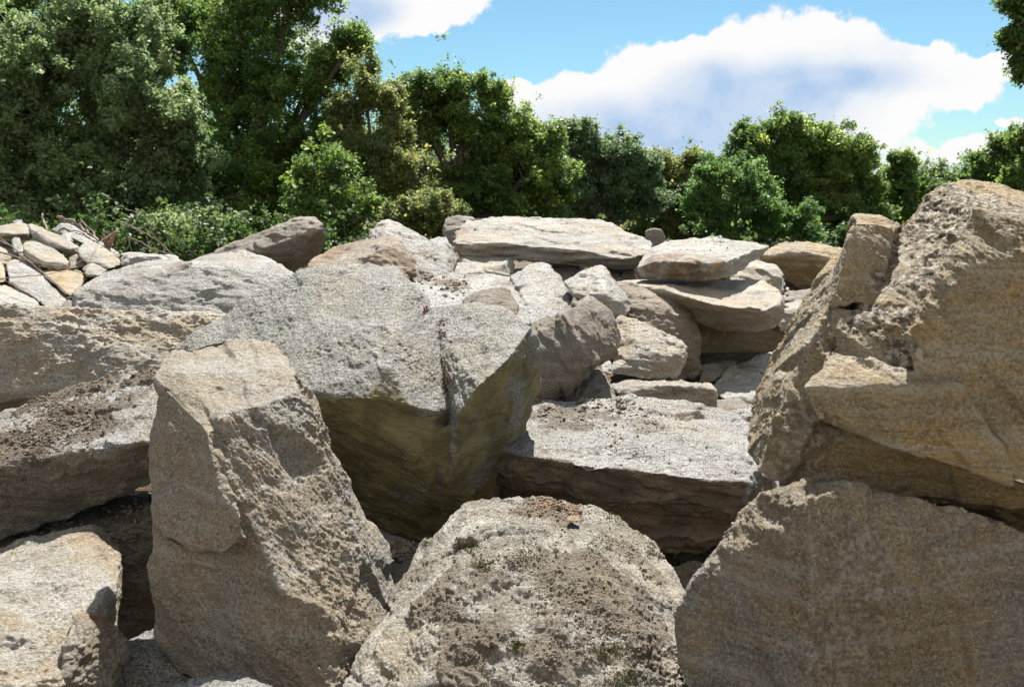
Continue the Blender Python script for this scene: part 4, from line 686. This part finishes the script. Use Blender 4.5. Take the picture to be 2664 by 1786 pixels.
tree('broadleaf_tree', 'big dome-shaped tree with a narrow pointed top right of centre', 24.0, 2060, [(2035, 335, 40, 42), (2050, 385, 62, 45), (1945, 385, 48, 45), (1990, 440, 90, 60), (2110, 410, 75, 62), (2200, 440, 60, 70), (2230, 500, 55, 90), (2130, 500, 110, 90), (2000, 530, 120, 80), (2200, 590, 110, 60), (2260, 570, 50, 70), (2080, 380, 60, 45), (1900, 440, 70, 60), (2150, 390, 60, 45), (2225, 420, 55, 50), (2060, 450, 110, 70), (1960, 370, 50, 40)], L_oak, 0.072, 17, spread=0.2, trunk=0.22, seed=12, tip=0.35)
tree('leafy_bush', 'fresh green rounded bush in front of the dome-shaped tree', 20.5, 1880, [(1870, 470, 60, 50), (1940, 500, 90, 80), (1840, 550, 70, 60), (1960, 590, 120, 60), (2080, 600, 70, 50)], L_fresh, 0.06, 20, spread=0.17, trunk=0.07, seed=13, cat='bush')
tree('slender_tree', 'slender pointed young tree between the dome-shaped tree and the jagged boulder', 25.0, 2340, [(2340, 445, 26, 40), (2368, 440, 18, 34), (2345, 500, 42, 42), (2310, 545, 60, 45), (2380, 545, 60, 50)], L_oak, 0.072, 16, spread=0.17, trunk=0.08, seed=14, spike=0.35)
tree('broadleaf_tree', 'hazy blue-green low tree behind the top of the golden jagged boulder', 33.0, 2460, [(2400, 520, 70, 40), (2440, 485, 70, 40), (2520, 475, 80, 42), (2600, 480, 70, 40), (2480, 540, 130, 50), (2700, 480, 100, 60)], L_blue, 0.09, 9, spread=0.25, trunk=0.16, seed=15)
tree('slender_tree', 'feathery dark tree rising at the right above the jagged boulder', 26.0, 2600, [(2600, 400, 26, 40), (2560, 430, 24, 30), (2630, 380, 20, 40), (2590, 460, 50, 40)], L_dark, 0.075, 20, spread=0.17, trunk=0.07, seed=16, spike=0.5)
tree('broadleaf_tree', 'yellow-green tree cut by the right edge behind the jagged boulder', 19.0, 2740, [(2690, 400, 50, 60), (2660, 480, 50, 50), (2730, 470, 90, 110)], L_yel, 0.062, 22, spread=0.16, trunk=0.12, seed=17)
tree('broadleaf_tree', 'tree hanging its leafy branches into the top right corner', 13.0, 2950, [(2680, 40, 75, 60), (2660, 130, 46, 50), (2700, 200, 40, 40), (2800, 60, 130, 160)], L_dark, 0.06, 26, spread=0.14, trunk=0.16, seed=18, fill=0.5)
tree('broadleaf_tree', 'dark green backing tree behind the rusty-tinged tree and the open-crowned oak', 27.0, 1150, [(950, 430, 120, 110), (1080, 480, 120, 100), (1200, 520, 120, 80), (1340, 520, 130, 90), (880, 560, 100, 80), (1060, 590, 160, 60), (1280, 600, 160, 50)], L_dark, 0.08, 11, seed=21)
tree('broadleaf_tree', 'dark green backing tree behind the silvery tree and the dome-shaped tree', 30.0, 1800, [(1520, 520, 120, 70), (1660, 530, 110, 70), (1800, 530, 110, 70), (1930, 520, 130, 90), (2080, 520, 130, 90), (2220, 540, 110, 70), (1600, 600, 180, 50), (1950, 610, 220, 50), (2250, 610, 160, 50)], L_dark, 0.085, 10, seed=22)
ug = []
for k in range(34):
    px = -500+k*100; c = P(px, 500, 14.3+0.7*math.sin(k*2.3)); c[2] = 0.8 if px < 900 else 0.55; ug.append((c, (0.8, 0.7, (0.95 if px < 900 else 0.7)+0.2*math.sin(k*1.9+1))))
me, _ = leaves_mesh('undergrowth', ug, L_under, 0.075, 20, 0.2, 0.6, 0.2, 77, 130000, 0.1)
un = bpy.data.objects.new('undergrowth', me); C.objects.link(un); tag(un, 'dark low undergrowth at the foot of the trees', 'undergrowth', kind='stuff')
# far wood closing the view behind the trees
fl = []
for k in range(22):
    px = -200+k*150; c = P(px, 500, 36+3*math.sin(k*2.1)); c[2] = 2.2; fl.append((c, (2.6, 1.6, (1.1 if px > 1350 else 2.6)+0.3*math.sin(k*1.7))))
me, _ = leaves_mesh('woodland', fl, L_dark, 0.13, 9, 0.1, 0.6, 0.3, 55, 110000, 0.0)
wd = bpy.data.objects.new('woodland', me); C.objects.link(wd); wd['kind'] = 'stuff'; tag(wd, 'dark far wood closing the view behind the separate trees', 'woodland')
#TREES_END

# ------------------------------------------------------------------ fallen branches and root on the left pile
def branch(label, pts, r0, r1, mat=M_twig, side=(), name='fallen_branch', cat='branch', grp='dry branches on the left rubble pile'):
    q = [P(*a) for a in Z('H', pts)]; tb = Tubes(); m = len(q)
    q2 = []
    for i in range(m-1):
        for k in range(4):
            f = k/4; p = q[i]*(1-f)+q[i+1]*f; q2.append(p+rng.normal(0, r0*0.3, 3))
    q2.append(q[-1]); tb.add(q2, list(np.linspace(r0*0.72, r1*0.72, len(q2))), 6)
    for s_ in side:
        sq = [P(*a) for a in Z('H', s_)]; tb.add(sq, list(np.linspace(r0*0.4, r1*0.45, len(sq))), 5)
    org = q[0].copy(); me = tb.mesh(name, mat, org); o = bpy.data.objects.new(name, me); C.objects.link(o); o.location = org; tag(o, label, cat, grp); return o
branch('thick forked dry branch sticking up from the back of the rubble pile', [(830, 120, 9.5), (960, 165, 9.5), (1060, 200, 9.4), (1200, 290, 9.4), (1330, 400, 9.3), (1450, 480, 9.1)], 0.022, 0.016, side=[[(1170, 170, 9.4), (1260, 270, 9.35), (1360, 350, 9.3), (1380, 430, 9.25), (1470, 490, 9.1)], [(890, 190, 9.5), (1000, 215, 9.45), (1150, 270, 9.4)]])
branch('short reddish upright stick at the left of the rubble pile', [(608, 95, 9.4), (635, 200, 9.35), (690, 330, 9.2)], 0.014, 0.014)
branch('long bare grey branch running across the left of the rubble pile', [(-60, 640, 7.3), (200, 700, 7.3), (500, 790, 7.3), (900, 875, 7.35), (1280, 970, 7.4)], 0.012, 0.005, side=[[(-20, 430, 7.3), (250, 620, 7.3), (420, 720, 7.32), (780, 920, 7.3)], [(500, 770, 7.3), (640, 960, 7.3)]])
branch('thin curved twig hanging down to the foot of the pale rounded boulder', [(-40, 470, 7.2), (180, 560, 7.2), (480, 840, 7.1), (760, 1060, 7.0), (900, 1180, 6.95), (1030, 1290, 6.9)], 0.007, 0.004)
branch('lowest thin twig along the foot of the rubble pile', [(-40, 1030, 6.9), (250, 1010, 6.95), (600, 980, 7.0), (960, 930, 7.1)], 0.007, 0.003, side=[[(0, 1040, 6.9), (250, 1130, 6.9), (450, 1230, 6.85), (600, 1300, 6.8)]])
branch('pale arching twig against the dark bushes right of the rubble pile', [(1690, 180, 9.2), (1900, 265, 9.2), (2100, 360, 9.2), (2300, 480, 9.2), (2450, 620, 9.2), (2520, 680, 9.2)], 0.010, 0.007, side=[[(1820, 20, 9.2), (2090, 90, 9.2), (2150, 210, 9.2), (2220, 370, 9.2), (2400, 600, 9.2)]])
branch('lower pale twig leaning right of the rubble pile', [(1860, 430, 9.2), (2000, 480, 9.2), (2240, 600, 9.2), (2500, 680, 9.2)], 0.009, 0.006, side=[[(1870, 430, 9.2), (1890, 540, 9.2), (1930, 650, 9.2)], [(1890, 550, 9.2), (1810, 640, 9.2)]])
branch('thin twig leaning on the pale yellow oval stone', [(1820, 260, 8.9), (1650, 355, 8.8), (1450, 500, 8.5), (1330, 680, 8.1), (1000, 890, 7.9)], 0.005, 0.003)
tb = Tubes(); c0 = P(*Z('H', [(1580, 560, 9.1)])[0])
for (a, b2, d_) in [(1480, 440, .02), (1500, 380, .0), (1560, 400, -.02), (1610, 345, .02), (1700, 365, 0), (1640, 420, .01), (1590, 570, 0), (1610, 480, 0)]:
    e = P(*Z('H', [(a, b2, 9.1+d_)])[0]); tb.add([c0, c0*0.5+e*0.5+rng.normal(0, .01, 3), e], [0.03, 0.022, 0.008], 6)
me = tb.mesh('torn_root', M_root, c0); o = bpy.data.objects.new('torn_root', me); C.objects.link(o); o.location = c0; tag(o, 'small torn red-brown root stump at the right end of the rubble pile', 'root')

# ------------------------------------------------------------------ loose crumbs, dry leaves
from mathutils.bvhtree import BVHTree
def bvh_of(o):
    dg = bpy.context.evaluated_depsgraph_get(); me = o.data
    co = np.empty(len(me.vertices)*3, np.float32); me.vertices.foreach_get('co', co); co = co.reshape(-1, 3)+np.array(o.location, np.float32)
    return BVHTree.FromPolygons([tuple(c) for c in co.tolist()], [tuple(p.vertices) for p in me.polygons])
def hit(bv, px, py):
    p = P(px, py, 1.0); d = Vector(p-CAMV).normalized(); h = bv.ray_cast(Vector(CAMV), d); return h[0], h[1]
def crumb_mat(name, a, b_):
    mt = bpy.data.materials.new(name); mt.use_nodes = True; t = NT(mt.node_tree); s_ = t.n['Principled BSDF']; tc = t.new('ShaderNodeTexCoord')
    t.l.new(t.mix(t.ss(t.noise(tc.outputs['Object'], 45, 4, 0.7), 0.35, 0.65), a, b_), s_.inputs['Base Color']); s_.inputs['Roughness'].default_value = 0.9; return mt
ICO = None
def crumbs(name, label, spots, bv, mat, n, s0, s1, seed, flat=0.7, cat='soil'):
    """spots in photo pixels (px, py, radius)"""
    r = np.random.default_rng(seed); bm = bmesh.new(); bmesh.ops.create_icosphere(bm, subdivisions=1, radius=1); base = np.array([v.co for v in bm.verts]); tf = np.array([[v.index for v in f.verts] for f in bm.faces]); bm.free()
    V = []; F = []; k = 0
    wts = np.array([s[2]**2 for s in spots], float); wts /= wts.sum()
    for i in range(n):
        s = spots[r.choice(len(spots), p=wts)]; a = r.random()*6.283; q = abs(r.normal(0, 0.5))*s[2]
        h, nn = hit(bv, s[0]+q*math.cos(a), s[1]+q*math.sin(a)*0.7)
        if h is None or nn.z < 0.05: continue
        sz = s0*(s1/s0)**(r.random()**3.0); m = base*(1+r.normal(0, 0.34, base.shape))*np.array([1, r.uniform(.6, 1), flat])*sz
        an = r.random()*6.28; R = np.array([[math.cos(an), -math.sin(an), 0], [math.sin(an), math.cos(an), 0], [0, 0, 1]]); V.append(m@R.T+np.array(h)+np.array(nn)*sz*0.35); F.append(tf+k); k += len(base)
    me = np_mesh(name, np.concatenate(V), np.concatenate(F).ravel(), 3); me.materials.append(mat); o = bpy.data.objects.new(name, me); C.objects.link(o); tag(o, label, cat, kind='stuff'); return o
Mc1 = crumb_mat('soil_crumbs', (0.10, 0.08, 0.058), (0.24, 0.195, 0.14)); Mc2 = crumb_mat('reddish_crumbs', (0.15, 0.10, 0.065), (0.34, 0.25, 0.17))
bm_ = bvh_of(ROCKS['bottom_mid']); bs_ = bvh_of(ROCKS['soil_slab']); bh_ = bvh_of(ROCKS['heart']); b2_ = bvh_of(ROCKS['slab2']); bl_ = bvh_of(ROCKS['mid_slab'])
crumbs('soil_crumbs', 'brown soil crumbs and grit scattered over the low rounded boulder', [(1180, 1590, 110), (1230, 1700, 110), (1500, 1540, 200), (1600, 1640, 200), (1430, 1700, 150), (1640, 1440, 130), (1350, 1450, 200)], bm_, Mc1, 6000, 0.0008, 0.0045, 3)
crumbs('gravel_crumbs', 'small heap of reddish gravel on the crest of the low rounded boulder', [(1440, 1312, 60), (1490, 1325, 60), (1400, 1312, 60)], bm_, Mc2, 1100, 0.0018, 0.006, 4)
crumbs('soil_clods', 'dark soil clods on the tilted slab at the left edge', [(90, 1140, 150), (200, 1100, 120), (130, 1050, 110), (240, 1010, 80), (385, 985, 50)], bs_, Mc1, 4500, 0.001, 0.0065, 5)
crumbs('grit', 'dark grit scattered on the tan slab', [(1900, 618, 60), (1800, 622, 90), (1870, 630, 90)], b2_, Mc1, 160, 0.002, 0.008, 6)
crumbs('grit', 'brown soil and chips on the flat-topped slab boulder', [(1480, 1075, 140), (1700, 1100, 200), (1600, 1150, 200)], bl_, Mc1, 600, 0.0014, 0.006, 7)
ROCKS['ground'] = go
for nm_, lb_, key_, sp_, n_, a_, b_ in (
  ('stone_chips', 'brown chips and grit in the dark gap left of the low rounded boulder', 'gap1', [(1010, 1440, 60), (1060, 1430, 50)], 260, 0.003, 0.016),
  ('stone_chips', 'dark grit and chips on the crusty boulder behind the tan-topped block', 'bl2', [(330, 1330, 70), (150, 1360, 120), (380, 1320, 50)], 700, 0.002, 0.012),
  ('stone_chips', 'grit and small chips under the dark faceted boulder', 'mid_slab', [(1420, 1065, 60), (1520, 1060, 60), (1620, 1060, 90)], 420, 0.002, 0.013),
  ('stone_chips', 'chips on the broad sunlit sloping boulder', 'mid_lit', [(1110, 725, 50), (1190, 750, 60)], 260, 0.003, 0.016),
  ('gravel', 'gravel and small broken pieces lying between the stones of the left rubble pile', 'ground', [(60, 660, 90), (180, 680, 90), (260, 720, 80), (120, 740, 80)], 1100, 0.008, 0.05),
  ('gravel', 'gravel on the ground in the gaps between the front boulders', 'ground', [(290, 1500, 60), (1050, 1450, 70), (1760, 1500, 60), (1700, 900, 100)], 700, 0.004, 0.03),
  ('stone_chips', 'grit on the bluish-white slanting stone', 'white_slope', [(1930, 950, 50)], 200, 0.003, 0.015)):
    crumbs(nm_, lb_, sp_, bvh_of(ROCKS[key_]), Mc1, n_, a_, b_, 40+n_)
def dry_leaves(name, label, spots, bv, n, sz, seed, mat, up=0.01):
    r = np.random.default_rng(seed); V = []
    for i in range(n):
        s = spots[r.integers(len(spots))]; h, nn = hit(bv, s[0]+r.normal(0, s[2]*0.35), s[1]+r.normal(0, s[3]*0.35))
        if h is None: continue
        c = np.array(h)+np.array(nn)*r.uniform(0.3, 1)*up; a = r.normal(size=3); a /= np.linalg.norm(a); b_ = np.cross(a, r.normal(size=3)); b_ /= np.linalg.norm(b_); L = sz*r.uniform(.5, 1.3)
        V += [c-a*L, c+b_*L*.45, c+a*L, c-b_*L*.45]
    me = np_mesh(name, np.array(V), np.arange(len(V)), 4); me.materials.append(mat); o = bpy.data.objects.new(name, me); C.objects.link(o); tag(o, label, 'leaves', kind='stuff'); return o
Mdl = crumb_mat('dry_red_leaves', (0.06, 0.025, 0.02), (0.22, 0.09, 0.04)); Mmoss = crumb_mat('moss', (0.05, 0.055, 0.012), (0.16, 0.15, 0.04))
dry_leaves('dry_leaves', 'dry dark red leaves caught in the notch of the heart-shaped boulder', [(1148, 845, 16, 30), (1152, 870, 12, 20), (1170, 975, 20, 40), (1164, 990, 14, 30), (1103, 806, 8, 18)], bh_, 75, 0.008, 8, Mdl, 0.012)
dry_leaves('moss', 'green-brown moss tufts on the low rounded boulder', [(1215, 1420, 50, 20), (1600, 1340, 60, 40), (1560, 1420, 60, 50), (1380, 1450, 60, 50), (1340, 1680, 30, 25), (1620, 1760, 80, 40), (1580, 1690, 60, 30), (1110, 1400, 40, 60), (1250, 1470, 40, 20), (1700, 1420, 40, 60)], bm_, 2600, 0.0036, 9, Mmoss, 0.004)
